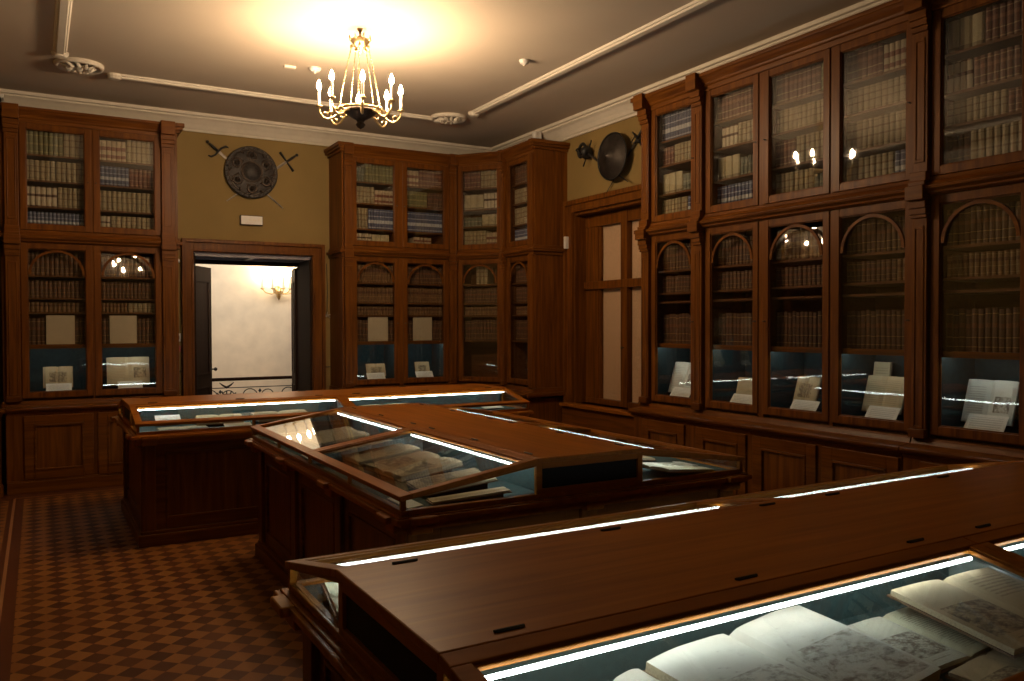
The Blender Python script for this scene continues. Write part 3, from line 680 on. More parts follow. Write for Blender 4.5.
# ------------------------------------------------------------------ display cases (local x along the case, y across, z up)
ZL = 0.815
def display_case(label, x, y, deg, L, W, s0, s1, nb, blocks_side, blocks_end, low=1):
    t = thing('display_case', label, 'display case', (x, y, 0), math.radians(deg)); THING_M[t.name] = XF(x, y, 0, deg)
    q = 0.04
    ZR = 1.0; ZE = 0.90
    # base with corner and intermediate posts, recessed panels
    MB().box(q + .02, L - q - .02, q + .02, W - q - .02, 0.09, 0.765).build('base', WZ, t)
    MB().box(q - .03, L - q + .03, q - .03, W - q + .03, 0, 0.085).box(q - .015, L - q + .015, q - .015, W - q + .015, 0.085, 0.11).build('plinth', WX, t, bevel=0.006)
    pw = 0.09
    xs = [q + (L - 2 * q - pw) * i / (len(blocks_side) - 1) for i in range(len(blocks_side))] if False else [q + (L - 2 * q - pw) * b for b in blocks_side]
    ys = [q + (W - 2 * q - pw) * b for b in blocks_end]
    for a in xs:
        for y0, y1 in ((q - .01, q + .03), (W - q - .03, W - q + .01)): MB().box(a, a + pw, y0, y1, 0.11, 0.74).build('post', WZ, t, bevel=0.004)
    for b in ys:
        for x0, x1 in ((q - .01, q + .03), (L - q - .03, L - q + .01)): MB().box(x0, x1, b, b + pw, 0.11, 0.74).build('post', WZ, t, bevel=0.004)
    def panel(p0, p1, fixed, axis, sgn):
        g = 0.07; mm = MB()
        def bx(u0, u1, z0, z1, d0, d1):
            a, b = sorted((fixed + sgn * d0, fixed + sgn * d1))
            if axis == 'x': mm.box(u0, u1, a, b, z0, z1)
            else: mm.box(a, b, u0, u1, z0, z1)
        bx(p0, p0 + g, 0.11, 0.74, -0.01, 0.008); bx(p1 - g, p1, 0.11, 0.74, -0.01, 0.008)
        bx(p0 + g, p1 - g, 0.11, 0.11 + g * 1.1, -0.01, 0.008); bx(p0 + g, p1 - g, 0.74 - g, 0.74, -0.01, 0.008)
        h = 0.015
        for uu in ((p0 + g, p0 + g + h, 0.11 + g * 1.1, 0.74 - g), (p1 - g - h, p1 - g, 0.11 + g * 1.1, 0.74 - g), (p0 + g + h, p1 - g - h, 0.11 + g * 1.1, 0.125 + g * 1.1), (p0 + g + h, p1 - g - h, 0.725 - g, 0.74 - g)):
            bx(uu[0], uu[1], uu[2], uu[3], -0.01, 0.015)
        mm.build('side_panel', WX if axis == 'x' else WY, t, bevel=0.003)
    for i in range(len(xs) - 1):
        for fx, sg in ((q + .02, -1), (W - q - .02, 1)): panel(xs[i] + pw, xs[i + 1], fx, 'x', sg)
    for i in range(len(ys) - 1):
        for fx, sg in ((q + .02, -1), (L - q - .02, 1)): panel(ys[i] + pw, ys[i + 1], fx, 'y', sg)
    # ledge: stepped slab with breakfront blocks over the posts
    m = MB()
    for ex, z0, z1 in ((0.0, 0.735, 0.75), (0.02, 0.75, 0.765), (0.045, 0.765, 0.785), (0.075, 0.785, 0.808), (0.06, 0.808, ZL)):
        m.box(q - ex, L - q + ex, q - ex, W - q + ex, z0, z1)
    m.build('ledge', TX, t, bevel=0.006)
    for a in xs:
        for sgn, e in ((-1, q), (1, W - q)):
            m = MB()
            y0, y1 = sorted((e + sgn * 0.03, e + sgn * 0.10)); m.box(a - .015, a + pw + .015, y0, y1, 0.782, 0.812)
            y0, y1 = sorted((e - sgn * 0.0, e + sgn * 0.06)); m.box(a - .005, a + pw + .005, y0, y1, 0.735, 0.782)
            m.build('ledge_block', TX, t, bevel=0.006)
    for b in ys:
        for sgn, e in ((-1, q), (1, L - q)):
            m = MB()
            x0, x1 = sorted((e + sgn * 0.03, e + sgn * 0.10)); m.box(x0, x1, b - .015, b + pw + .015, 0.782, 0.812)
            x0, x1 = sorted((e - sgn * 0.0, e + sgn * 0.06)); m.box(x0, x1, b - .005, b + pw + .005, 0.735, 0.782)
            m.build('ledge_block', TX, t, bevel=0.006)
    MB().box(0.03, L - 0.03, 0.03, W - 0.03, ZL, ZL + 0.012).build('felt_deck', FELT, t)
    # bottom rail round the glass box
    zr = ZL + 0.022
    MB().box(0, L, 0, 0.03, ZL, zr).box(0, L, W - 0.03, W, ZL, zr).box(0, 0.03, 0.03, W - 0.03, ZL, zr).box(L - 0.03, L, 0.03, W - 0.03, ZL, zr).build('bottom_rail', TX, t, bevel=0.003)
    ra, rb = s0, W - s1               # ridge lines
    slope0 = (ZR - ZE) / s0; slope1 = (ZR - ZE) / s1
    # little posts in the low glass walls
    m = MB()
    for i in range(2 * nb + 1):
        xx = 0.008 + (L - 0.026) * i / (2 * nb)
        for y0 in (0.006, W - 0.02): m.box(xx - (0.008 if 0 < i < 2 * nb else 0.004), xx + 0.014, y0, y0 + 0.014, zr, ZE - 0.012)
    m.build('glazing_posts', TY, t)
    for y0 in (0.011, W - 0.014): MB().box(0.03, L - 0.03, y0, y0 + 0.003, zr, ZE - 0.012).build('side_glass', GLASS_W, t)
    # central box, felt on its sides
    ca, cb = ra + 0.05, rb - 0.05
    MB().box(0.02, L - 0.02, ca, cb, ZL + .012, ZR - 0.035).build('central_box', FELT, t)
    # ridge board with hinges
    MB().box(-0.008, L + 0.008, ra - 0.005, rb + 0.005, ZR - 0.022, ZR).build('ridge_board', TX, t, bevel=0.004)
    for i in range(nb):
        for f in (0.1, 0.5, 0.9):
            xx = (L / nb) * (i + f)
            for yy in (ra + 0.03, rb - 0.03):
                MB().box(xx - 0.03, xx + 0.03, yy - 0.006, yy + 0.006, ZR - 0.002, ZR + 0.003).lathe([(0.004, -.034), (0.004, .034)], 8, (xx, yy, ZR + .002), 'x').build('hinge', BLACK, t)
    # end walls
    for x0, x1, sg in ((0.0, 0.022, -1), (L - 0.022, L, 1)):
        m = MB()
        m.box(x0, x1, 0, 0.022, zr, ZE - .01); m.box(x0, x1, W - 0.022, W, zr, ZE - .01)
        for c0 in (ra - 0.008, rb - 0.022): m.box(x0, x1, c0, c0 + 0.03, zr, ZR - 0.022)
        m.box(x0, x1, ra + .022, rb - .022, zr, zr + 0.022); m.box(x0, x1, ra + .022, rb - .022, ZR - 0.05, ZR - 0.022)
        # sloping rails under the lids
        for p, r, e in ((0.0, ra, ZE), (W, rb, ZE)):
            sgn = 1 if r > p else -1
            pr = [(p, ZE - .024), (p, ZE - .006), (r, ZR - .006), (r, ZR - .036)]
            m.prism(pr, 'x', x0, x1)
        m.build('end_frame', TY, t, bevel=0.002)
        xg = (x0 + x1) / 2
        MB().box(min(xg, xg - sg * .012), max(xg, xg - sg * .012), ra + 0.022, rb - 0.022, zr + .022, ZR - 0.05).build('end_grille', VOID, t)
        for p, r in ((0.022, ra - .008), (W - 0.022, rb + .008)):
            MB().prism([(p, zr), (p, ZE - .018), (r, ZR - .03), (r, zr)], 'x', xg - .0015, xg + .0015).build('end_glass', GLASS_W, t)
    # lids: two rows of nb, each frame > pane, led strip under the upper rail except on the low side
    for i in range(nb):
        x0, x1 = L * i / nb, L * (i + 1) / nb
        if i == 0: x0 = -0.008
        if i == nb - 1: x1 = L + 0.008
        for side in (0, 1):
            s = s0 if side == 0 else s1
            sl = math.atan2(ZR - ZE, s); ln = math.hypot(ZR - ZE, s)
            # local lid frame: u along x, v up the slope from the outer edge
            if side == 0: Mx = Matrix.Translation((x0, 0, ZE)) @ Matrix.Rotation(sl, 4, 'X')
            else: Mx = Matrix.Translation((x1, W, ZE)) @ Matrix.Rotation(PI, 4, 'Z') @ Matrix.Rotation(sl, 4, 'X')
            w_ = x1 - x0; fs = 0.045
            m = MB()
            m.box(0.001, w_ - .001, -0.012, fs, -0.022, 0.0); m.box(0.001, w_ - .001, ln - 0.052, ln - 0.006, -0.022, 0.0)
            m.box(0.001, fs, fs, ln - 0.052, -0.022, 0.0); m.box(w_ - fs, w_ - .001, fs, ln - 0.052, -0.022, 0.0)
            g = 0.008
            m.box(fs, w_ - fs, fs, fs + g, -0.018, -0.006); m.box(fs, w_ - fs, ln - .052 - g, ln - .052, -0.018, -0.006)
            m.box(fs, fs + g, fs, ln - .052, -0.018, -0.006); m.box(w_ - fs - g, w_ - fs, fs, ln - .052, -0.018, -0.006)
            f = m.build('lid', TX, t, Mx, bevel=0.003)
            MB().box(fs, w_ - fs, fs, ln - 0.052, -0.015, -0.012).build('glass_pane', GLASS_L if side != low else GLASS_W, f)
            u = 0.30 if side == low else 0.060  # low side's strip is put partway down the lid to show as a bright streak
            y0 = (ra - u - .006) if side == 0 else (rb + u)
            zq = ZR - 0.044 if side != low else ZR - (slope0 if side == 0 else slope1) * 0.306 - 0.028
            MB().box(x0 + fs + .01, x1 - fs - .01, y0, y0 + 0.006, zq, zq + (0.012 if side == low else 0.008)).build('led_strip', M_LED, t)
    for i in range(1, nb):
        xx = L * i / nb
        for side in (0, 1):
            y0, y1 = (0.03, ra + .03) if side == 0 else (rb - .03, W - .03)
            pr = [(y0, ZL + .02), (y1, ZL + .02), (y1, ZR - .045 if side == 0 else ZE - .035), (y0, ZE - .035 if side == 0 else ZR - .045)]
            MB().prism(pr, 'x', xx - .006, xx + .006).build('divider', PARTI, t)
    return t
c1 = display_case('long glass-topped oak display case in front of the doorway, farthest one', 0.60, 6.40, 0, 3.28, 1.50, 0.45, 0.45, 2, [0, .5, 1], [0, 1])
c2 = display_case('middle glass-topped oak display case standing at right angles to the others', 3.21, 3.12, 90, 2.70, 1.93, 0.68, 0.66, 2, [0, .333, .667, 1], [0, .5, 1], low=0)
c3 = display_case('nearest glass-topped oak display case with open maritime books, foreground', 0.635, 0.845, 0, 3.23, 1.585, 0.515, 0.48, 2, [0, .5, 1], [0, 1])

# ------------------------------------------------------------------ open books and cards inside the display cases
ZF = ZL + 0.012
def open_book(label, x, y, z, deg, w_, h_, lm, rm, thick=0.02, tiltx=0.0, wave=0.0, cover=(0.16, 0.09, 0.045), cradle=True):
    """open volume lying on a wedge: cover, two leaves blocks with a bowed surface, small cradle under it"""
    t = thing('open_book', label, 'book', (x, y, z)); t.rotation_euler = (math.radians(tiltx), 0, math.radians(deg))
    cm = plain('cover_%d' % len(bpy.data.materials), cover, 0.6)
    MB().box(-w_ / 2 - .006, w_ / 2 + .006, -h_ / 2 - .005, h_ / 2 + .005, 0, 0.004).build('cover', cm, t)
    for sgn, mt in ((-1, lm), (1, rm)):
        n, k = 12, 6; m = MB(); vs = []
        for j in range(k + 1):
            for i in range(n + 1):
                u = i / n; xx = sgn * u * w_ / 2; yy = (j / k - .5) * h_
                zz = 0.004 + thick * (0.25 + 1.0 * (u ** 0.45) * (1 - 0.62 * u)) + wave * math.sin(u * 7 + j * .5) * u
                vs.append((xx, yy, zz))
        top = len(vs)
        fs = [(j * (n + 1) + i, j * (n + 1) + i + 1, (j + 1) * (n + 1) + i + 1, (j + 1) * (n + 1) + i) for j in range(k) for i in range(n)]
        m.add(vs, fs, 0)
        # edges down to the cover
        rim = [j * (n + 1) + n for j in range(k + 1)]
        m.add([vs[i] for i in rim] + [(vs[i][0], vs[i][1], 0.004) for i in rim], [(i, i + 1, k + 2 + i, k + 1 + i) for i in range(k)], 1)
        for j in (0, k):
            r = [j * (n + 1) + i for i in range(n + 1)]
            m.add([vs[i] for i in r] + [(vs[i][0], vs[i][1], 0.004) for i in r], [(i, i + 1, n + 2 + i, n + 1 + i) for i in range(n)], 1)
        m.add([(0, -h_ / 2, 0.004), (sgn * w_ / 2, -h_ / 2, 0.004), (sgn * w_ / 2, h_ / 2, 0.004), (0, h_ / 2, 0.004)], [(0, 1, 2, 3)], 1)
        m.build('page_block', [mt, EDGE], t, smooth=False)
    if cradle:
        zb = z - ZF
        a = abs(math.sin(math.radians(tiltx))) * h_ / 2
        if zb - a > 0.002:
            s = math.sin(math.radians(tiltx)); c = math.cos(math.radians(tiltx))
            m = MB()
            yy = h_ * 0.42
            m.prism([(-yy * c, -zb), (yy * c, -zb), (yy * c, yy * s - .001), (-yy * c, -yy * s - .001)], 'x', -w_ * .35, w_ * .35)
            o = m.build('book_cradle', VOID, t); o.matrix_local = Matrix.Rotation(-math.radians(tiltx), 4, 'X')
    return t
def flat_card(label, x, y, z, deg, w_, h_, tilt=8, mat=None):
    t = MB().box(-w_ / 2, w_ / 2, -h_ / 2, h_ / 2, 0, 0.003).build('caption_card', mat or PAPER)
    t.location = (x, y, z + abs(math.sin(math.radians(tilt))) * h_ / 2); t.rotation_euler = (math.radians(tilt), 0, math.radians(deg))
    return tag(t, label, 'card', 'caption cards')
# nearest case, near side
open_book('large open book with ship engravings, biggest in the nearest case', 1.35, 1.165, 0.868, 8, 0.54, 0.34, PG['ships'], PG['ships'], 0.036, 8, 0.003)
open_book('open book with pale engraving lying right of the ship engravings', 1.81, 1.18, 0.852, 2, 0.34, 0.22, PG['pale'], PG['greentint'], 0.016, 6)
open_book('open book with title page emblem propped highest in the nearest case', 2.045, 1.135, 0.893, -2, 0.41, 0.31, PG['engraving'], PG['title'], 0.022, 8)
open_book('open book lying lowest at the bottom right corner, nearest case', 1.86, 0.985, 0.838, 6, 0.34, 0.15, PG['engraving'], PG['text'], 0.012, 2)
open_book('narrow curled pages at the left end of the ship engravings book', 1.0, 1.15, 0.855, 10, 0.16, 0.30, PG['white'], PG['ships'], 0.03, 8, 0.002)
flat_card('tiny white tag below the lamp strip in the nearest case', 2.08, 1.372, 0.83, 0, 0.05, 0.02)
open_book('pale opened papers seen through the end glass of the nearest case', 0.76, 2.15, 0.836, 80, 0.26, 0.17, PG['greentint'], PG['greentint'], 0.014, 10)
open_book('open book in the far side of the nearest case, first bay', 1.4, 2.15, 0.84, 180, 0.40, 0.24, PG['text'], PG['text'], 0.014, 8)
# middle case, left side (viewed from its long side: up the slope is +x)
for i, (yy, w_, h_, mt, mt2, lb, z, th, dg) in enumerate((
    (5.20, 0.46, 0.34, 'text', 'text', 'open book nearest the doorway end of the middle case', 0.868, 0.022, -90),
    (4.42, 0.44, 0.36, 'engraving', 'text', 'open brown-paged book at the centre of the middle case', 0.868, 0.028, -88),
    (3.88, 0.42, 0.34, 'engraving', 'engraving', 'thick open book with curling pages, second from the end of the middle case', 0.868, 0.034, -86),
    (3.44, 0.30, 0.34, 'engraving', 'blank', 'open book with long engraving, closest to the near end of the middle case', 0.865, 0.014, -96))):
    open_book(lb, 1.66, yy, z, dg, w_, h_, PG[mt], PG[mt2], th, 7, 0.002)
open_book('thin open booklet low against the end glass of the middle case', 1.64, 3.215, 0.842, -98, 0.09, 0.36, PG['blank'], PG['text'], 0.010, 4)
flat_card('white card at the near corner of the middle case', 1.37, 3.30, ZF + .001, -90, 0.24, 0.07, 6)
flat_card('white card by the left glass, middle of the middle case', 1.37, 4.72, ZF + .001, -90, 0.2, 0.06, 6)
flat_card('white card by the left glass, far end of the middle case', 1.37, 5.40, ZF + .001, -90, 0.12, 0.06, 6)
open_book('greenish open book behind the right end glass of the middle case', 2.86, 3.27, 0.845, 96, 0.26, 0.34, PG['greentint'], PG['pale'], 0.02, 6)
open_book('open book farther along the right side of the middle case', 2.86, 3.80, 0.845, 90, 0.42, 0.30, PG['text'], PG['text'], 0.016, 6)
open_book('open book at the far right side of the middle case', 2.86, 5.0, 0.845, 90, 0.42, 0.30, PG['text'], PG['text'], 0.016, 6)
flat_card('white card by the right glass of the middle case', 3.08, 3.42, ZF + .001, 90, 0.14, 0.06, 6)
# farthest case
flat_card('white card left in the farthest case under the lamp strip', 0.86, 6.79, 0.862, 0, 0.18, 0.10, 25)
open_book('open book left of centre in the farthest case', 1.22, 6.66, 0.86, -6, 0.34, 0.24, PG['text'], PG['text'], 0.022, 8)
open_book('open book with curling pages, centre of the first bay, farthest case', 1.70, 6.64, 0.86, 3, 0.44, 0.24, PG['text'], PG['blank'], 0.03, 8)
open_book('thin open booklet low behind the front glass of the farthest case', 0.93, 6.52, 0.83, 2, 0.34, 0.12, PG['greentint'], PG['greentint'], 0.008, 2)
for xx, ww, lb in ((1.32, 0.2, 'white card behind the front glass of the farthest case, left one'), (1.76, 0.24, 'white card behind the front glass of the farthest case, right one')):
    flat_card(lb, xx, 6.48, ZF + .001, 0, ww, 0.08, 14)
open_book('open book in the second bay of the farthest case', 2.62, 6.66, 0.865, 0, 0.44, 0.26, PG['text'], PG['text'], 0.028, 8)
flat_card('bright white card at the right end of the farthest case', 3.60, 6.60, 0.838, 0, 0.20, 0.12, 8)

# ------------------------------------------------------------------ doorway, leaves, stair hall
t = struct(bpy.data.objects.new('door_1', None)); C.objects.link(t); t.location = (0, YB, 0)
m = MB()
T0, T1, TZ = 1.395, 2.955, 2.53
def casing(m, a, b, c, ztop, y0, y1):
    m.box(a, b, y0, y1, 0, ztop); return m
m = MB().box(T0, DX0, -0.05, 0.0, 0, TZ).box(DX1, T1, -0.05, 0, 0, TZ).box(DX0, DX1, -0.05, 0, DZ, TZ)
m.box(T0 - .02, T0 + .02, -0.075, 0, 0, TZ + .03).box(T1 - .02, T1 + .02, -0.075, 0, 0, TZ + .03).box(T0 + .02, T1 - .02, -0.075, 0, TZ - .01, TZ + .03)
m.box(DX0 - .03, DX0 - .01, -0.06, 0, 0, DZ + .02).box(DX1 + .01, DX1 + .03, -0.06, 0, 0, DZ + .02).box(DX0 - .01, DX1 + .01, -0.06, 0, DZ + .005, DZ + .025)
m.build('casing', WZ, t, bevel=0.004)
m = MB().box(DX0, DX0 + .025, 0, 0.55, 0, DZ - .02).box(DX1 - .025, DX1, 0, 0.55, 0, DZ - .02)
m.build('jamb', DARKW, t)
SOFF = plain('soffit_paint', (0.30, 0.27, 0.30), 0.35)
m = MB().box(DX0, DX1, 0.0, 0.55, DZ - .02, DZ)
for a, b, c, d in ((DX0, DX1, 0, .05), (DX0, DX1, .48, .55), (DX0, DX0 + .06, .05, .48), (DX1 - .06, DX1, .05, .48), ((DX0 + DX1) / 2 - .03, (DX0 + DX1) / 2 + .03, .05, .48)): m.box(a, b, c, d, DZ - .045, DZ - .02)
m.build('soffit', SOFF, t, bevel=0.004)
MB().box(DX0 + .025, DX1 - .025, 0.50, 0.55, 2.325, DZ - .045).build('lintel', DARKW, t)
def leaf(hx, ang, w_, sgn, name):
    o = MB().box(0, w_, -0.02, 0.02, 0.01, 2.315)
    for z0, z1 in ((0.15, 0.85), (1.0, 2.15)):
        for q in ((0.08, 0.10, z0, z1), (w_ - .10, w_ - .08, z0, z1), (0.08, w_ - .08, z0, z0 + .02), (0.08, w_ - .08, z1 - .02, z1)):
            o.box(q[0], q[1], -0.028, 0.028, q[2], q[3])
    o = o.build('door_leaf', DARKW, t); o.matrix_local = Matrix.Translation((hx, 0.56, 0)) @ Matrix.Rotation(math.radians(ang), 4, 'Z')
    if sgn < 0: return o
    MB().lathe([(0.022, 0), (0.022, .006), (0.008, .008), (0.008, .05), (0.02, .055), (0.024, .07), (0.014, .085), (0, .087)], 12, (w_ - .05, 0.02 if sgn > 0 else 0.02, 1.06), 'y').build('door_handle', BLACK, o)
    MB().lathe([(0.022, 0), (0.022, -.006), (0.008, -.008), (0.008, -.05), (0.02, -.055), (0.024, -.07), (0.014, -.085), (0, -.087)], 12, (w_ - .05, -0.02, 1.06), 'y').build('door_handle', BLACK, o)
    return o
leaf(DX0 + 0.03, 57, 0.60, 1, 'l'); leaf(DX1 - 0.03, 79, 0.60, -1, 'r')
# hall shell
HY = 12.0
struct(MB().box(-0.6, 6.0, YB, HY + .2, -0.12, -0.001).build('floor_hall', WX))
struct(MB().box(-0.6, 6.0, HY, HY + .2, 0, 3.6).build('wall_hall_back', HALLW))
struct(MB().box(-0.8, -0.6, YB + .55, HY + .2, 0, 3.6).build('wall_hall_left', HALLW))
struct(MB().box(6.0, 6.2, YB + .55, HY + .2, 0, 3.6).build('wall_hall_right', HALLW))
struct(MB().box(-0.8, 6.2, YB + .6, HY + .2, 3.6, 3.7).build('ceiling_hall', CEIL))
# stair railing
t = thing('stair_railing', 'dark wrought iron stair railing with scrolls seen through the doorway', 'railing', (1.0, 10.98, 0))
MB().box(0.0, 3.0, -0.035, 0.035, 0.885, 0.925).build('handrail', DARKW, t, bevel=0.01)
MB().box(0, 3.0, -0.01, 0.01, 0.79, 0.80).box(0, 3.0, -0.01, 0.01, 0.10, 0.115).build('rail_bars', BLACK, t)
m = MB()
def spiral(cx, cz, r, turns, s=1, a0=0):
    n = int(18 * turns); pts = []
    for i in range(n + 1):
        a = a0 + s * 2 * PI * turns * i / n; rr = r * (1 - 0.78 * i / n); pts.append((cx + math.cos(a) * rr, 0, cz + math.sin(a) * rr))
    return pts
for k in range(6):
    bx = 0.38 + k * 0.5
    m.tube(spiral(bx, 0.68, 0.13, 1.4, 1, -PI / 2), 0.007, 6); m.tube(spiral(bx + .25, 0.68, 0.11, 1.4, -1, -PI / 2), 0.007, 6)
    m.tube(spiral(bx, 0.36, 0.16, 1.5, -1, PI / 2), 0.008, 6); m.tube(spiral(bx + .25, 0.30, 0.12, 1.5, 1, PI / 2), 0.007, 6)
    m.lathe([(0, -.03), (0.022, 0), (0, .03)], 8, (bx + .14, 0, 0.745))
m.build('scrollwork', BLACK, t)
m = MB()
for k in range(2):
    cx = 1.10 + k * 1.3
    for i in range(9):
        a = PI * (0.08 + 0.84 * i / 8); m.tube([(cx, 0, 0.62), (cx + math.cos(a) * .19, 0, 0.62 + math.sin(a) * .14)], [0.005, 0.009], 6)
    m.tube([(cx - .09, 0, .865), (cx - .05, 0, .83), (cx, 0, .80), (cx + .05, 0, .83), (cx + .09, 0, .865)], [.004, .012, .018, .012, .004], 6)
m.build('palmette', BLACK, t)
MB().box(0, .02, -.01, .01, 0, .89).box(2.2, 2.22, -.01, .01, 0, .885).box(2.98, 3.0, -.01, .01, 0, .89).build('uprights', BLACK, t)
# sconce
t = thing('wall_sconce', 'gilt wall sconce with glowing candle lamps on the cream hall wall', 'lamp', (3.02, HY, 2.12))
MB().lathe([(0, 0), (0.05, -.005), (0.04, -.03), (0, -.04)], 14, (0, 0, 0), 'y').lathe([(0, -.16), (0.02, -.13), (0.035, -.10), (0.02, -.07), (0.045, -.03), (0.02, 0), (0, .02)], 12, (0, -.06, 0)).build('backplate', BRASS, t, smooth=True)
m = MB(); cand = MB(); bul = MB()
for k, (dx, dy) in enumerate(((-.24, -.10), (-.12, -.20), (0.02, -.24), (.13, -.18), (0.24, -.10))):
    m.tube([(0, -.05, -.02), (dx * .4, dy * .5, -.07), (dx * .8, dy * .9, -.05), (dx, dy, 0.0)], 0.008, 6)
    m.lathe([(0.0, -.01), (0.03, 0), (0.032, .012), (0.012, .014)], 10, (dx, dy, 0))
    cand.lathe([(0.013, 0.01), (0.013, .17)], 10, (dx, dy, 0))
    bul.lathe([(0.004, 0.17), (0.026, .20), (0.024, .235), (0.010, .275), (0, .29)], 10, (dx, dy, 0))
m.build('arms', BRASS, t, smooth=True); cand.build('candles', PLASTER, t); bul.build('bulbs', M_SCONCE, t, smooth=True)

# ------------------------------------------------------------------ window with blinds
t = struct(bpy.data.objects.new('window_1', None)); C.objects.link(t); t.location = (XR, 0, 0)
m = MB()
o0, o1, oz0, oz1 = 6.10, 7.94, 0.66, 3.0
m.box(-0.04, 0, o0, o0 + .13, oz0, oz1).box(-0.04, 0, o1 - .13, o1, oz0, oz1).box(-0.04, 0, o0 + .13, o1 - .13, WZ1, oz1)
m.box(-0.065, 0, o0 - .02, o0 + .03, oz0, oz1 + .02).box(-0.065, 0, o1 - .03, o1 + .02, oz0, oz1 + .02).box(-0.065, 0, o0 + .03, o1 - .03, oz1 - .035, oz1 + .02)
m.build('casing', WZ, t, bevel=0.005)
m = MB().box(0, 0.30, WY0 - .0, WY0 + .03, WZ0, WZ1).box(0, 0.30, WY1 - .03, WY1, WZ0, WZ1).box(0, 0.30, WY0 + .03, WY1 - .03, WZ1 - .03, WZ1)
m.build('reveal_lining', WZ, t)
cY = (WY0 + WY1) / 2 + 0.02; FX = 0.15
m = MB()
za, zb = WZ0, WZ1 - .03
m.box(FX, FX + .06, WY1 - .27, WY1 - .03, za, zb).box(FX, FX + .06, WY0 + .03, WY0 + .22, za, zb)
m.box(FX - .02, FX + .058, cY - .055, cY + .055, za, zb)
m.box(FX - .03, FX + .06, WY0 + .03, WY1 - .03, 2.0, 2.09).box(FX - .008, FX + .056, WY0 + .03, WY1 - .03, zb - .14, zb).box(FX - .008, FX + .056, WY0 + .03, WY1 - .03, za, za + .06)
m.box(FX + .01, FX + .05, WY1 - .30, WY1 - .27, za, zb)
m.build('window_frame', WZ, t, bevel=0.004)
for a, b in ((WY0 + .22, cY - .055), (cY + .055, WY1 - .27)):
    for c, d in ((za + .06, 2.0), (2.09, zb - .14)):
        MB().box(FX + .035, FX + .039, a, b, c, d).build('glass_pane', GLASS, t)
        MB().box(FX + .055, FX + .06, a, b, c, d).build('roller_blind', BLIND, t)
MB().lathe([(0.006, 0), (0.006, -.03), (0.015, -.035), (0, -.045)], 8, (FX - .02, cY, 1.35), 'x').build('window_catch', BRONZE, t)
MB().box(-0.14, 0.21, WY0 - .1, WY1 + .1, 0.665, 0.70).build('window_sill', TY, t, bevel=0.006)
MB().box(-0.10, -0.01, WY0 - .1, WY1 + .1, 0.0, 0.66).build('apron', WY, t)

# ------------------------------------------------------------------ arms on the walls
def sword(label, loc, M, L, hilt, blade=STEEL):
    """local +x runs from pommel to tip, z is out of the wall"""
    t = thing('sword', label, 'sword', (0, 0, 0)); t.matrix_world = M
    MB().loft([(0.15, -.016, 0), (0.15, 0, .004), (0.15, .016, 0), (0.15, 0, -.004)], [(L, -.006, 0), (L, 0, .002), (L, .006, 0), (L, 0, -.002)]).build('blade', blade, t)
    m = MB().tube([(0.02, 0, 0), (0.07, 0, 0), (0.14, 0, 0)], [.012, .016, .012], 8)
    m.lathe([(0, -.02), (0.018, -.008), (0.018, .008), (0, .02)], 10, (0.0, 0, 0), 'x')
    m.build('grip', BLACK, t, smooth=True)
    m = MB()
    if hilt == 'cross': m.tube([(0.15, -.13, 0), (0.148, 0, 0), (0.15, .13, 0)], [.016, .009, .016], 8)
    elif hilt == 'curved': m.tube([(0.10, -.11, 0), (0.13, -.10, 0), (0.15, -.05, 0), (0.15, .05, 0), (0.17, .10, 0), (0.20, .11, 0)], [.008, .012, .01, .01, .012, .008], 8)
    elif hilt == 'cup':
        m.lathe([(0.02, 0.0), (0.055, .012), (0.07, -.03), (0.072, -.06), (0.066, -.058), (0.052, -.03), (0.01, -.008)], 20, (0.15, 0, 0), 'x')
        m.tube([(0.05 + .055 * math.cos(b), .075 * math.sin(b), .02) for b in [2 * PI * i / 16 for i in range(16)]], .018, 8, closed=True)
        m.tube([(0.13, -.02, .06), (0.07, -.0, .11), (0.01, 0, .06), (0.0, 0, .01)], .009, 8)
        m.tube([(0.14, -.15, 0), (0.14, .15, 0)], .008, 8)
    else:
        m.tube([(0.15, -.11, 0), (0.148, 0, 0), (0.15, .11, 0)], [.010, .008, .010], 8)
        m.tube([(0.15, .06, .01), (0.09, .075, .03), (0.02, .05, .02), (0.0, 0, 0)], .007, 8)
        m.tube([(0.15, -.05, .0), (0.20, 0, .05), (0.15, .05, 0)], .007, 8)
    m.build('guard', BLACK, t, smooth=True)
def wall_frame(origin, wall):
    o = Vector(origin)
    if wall == 'back': R = Matrix(((1, 0, 0), (0, 0, -1), (0, 1, 0)))   # local x->X, y->Z, z->-Y
    else: R = Matrix(((0, 0, -1), (-1, 0, 0), (0, 1, 0)))               # local x->-Y, y->Z, z->-X
    return Matrix.Translation(o) @ R.to_4x4()
def sword_on(wall, p, q, off, label, L_ext, hilt, blade=STEEL):
    """from hilt point p to tip q in the wall's 2d frame"""
    d = Vector(q) - Vector(p); a = math.atan2(d.y, d.x)
    M = wall_frame(off, wall) @ Matrix.Translation((p[0], p[1], 0)) @ Matrix.Rotation(a, 4, 'Z')
    sword(label, off, M, d.length, hilt, blade)
cb = (2.125, YB - 0.035, 3.34)
def pz(px): return px
SC = 9.62 / (FPX) * 1.17
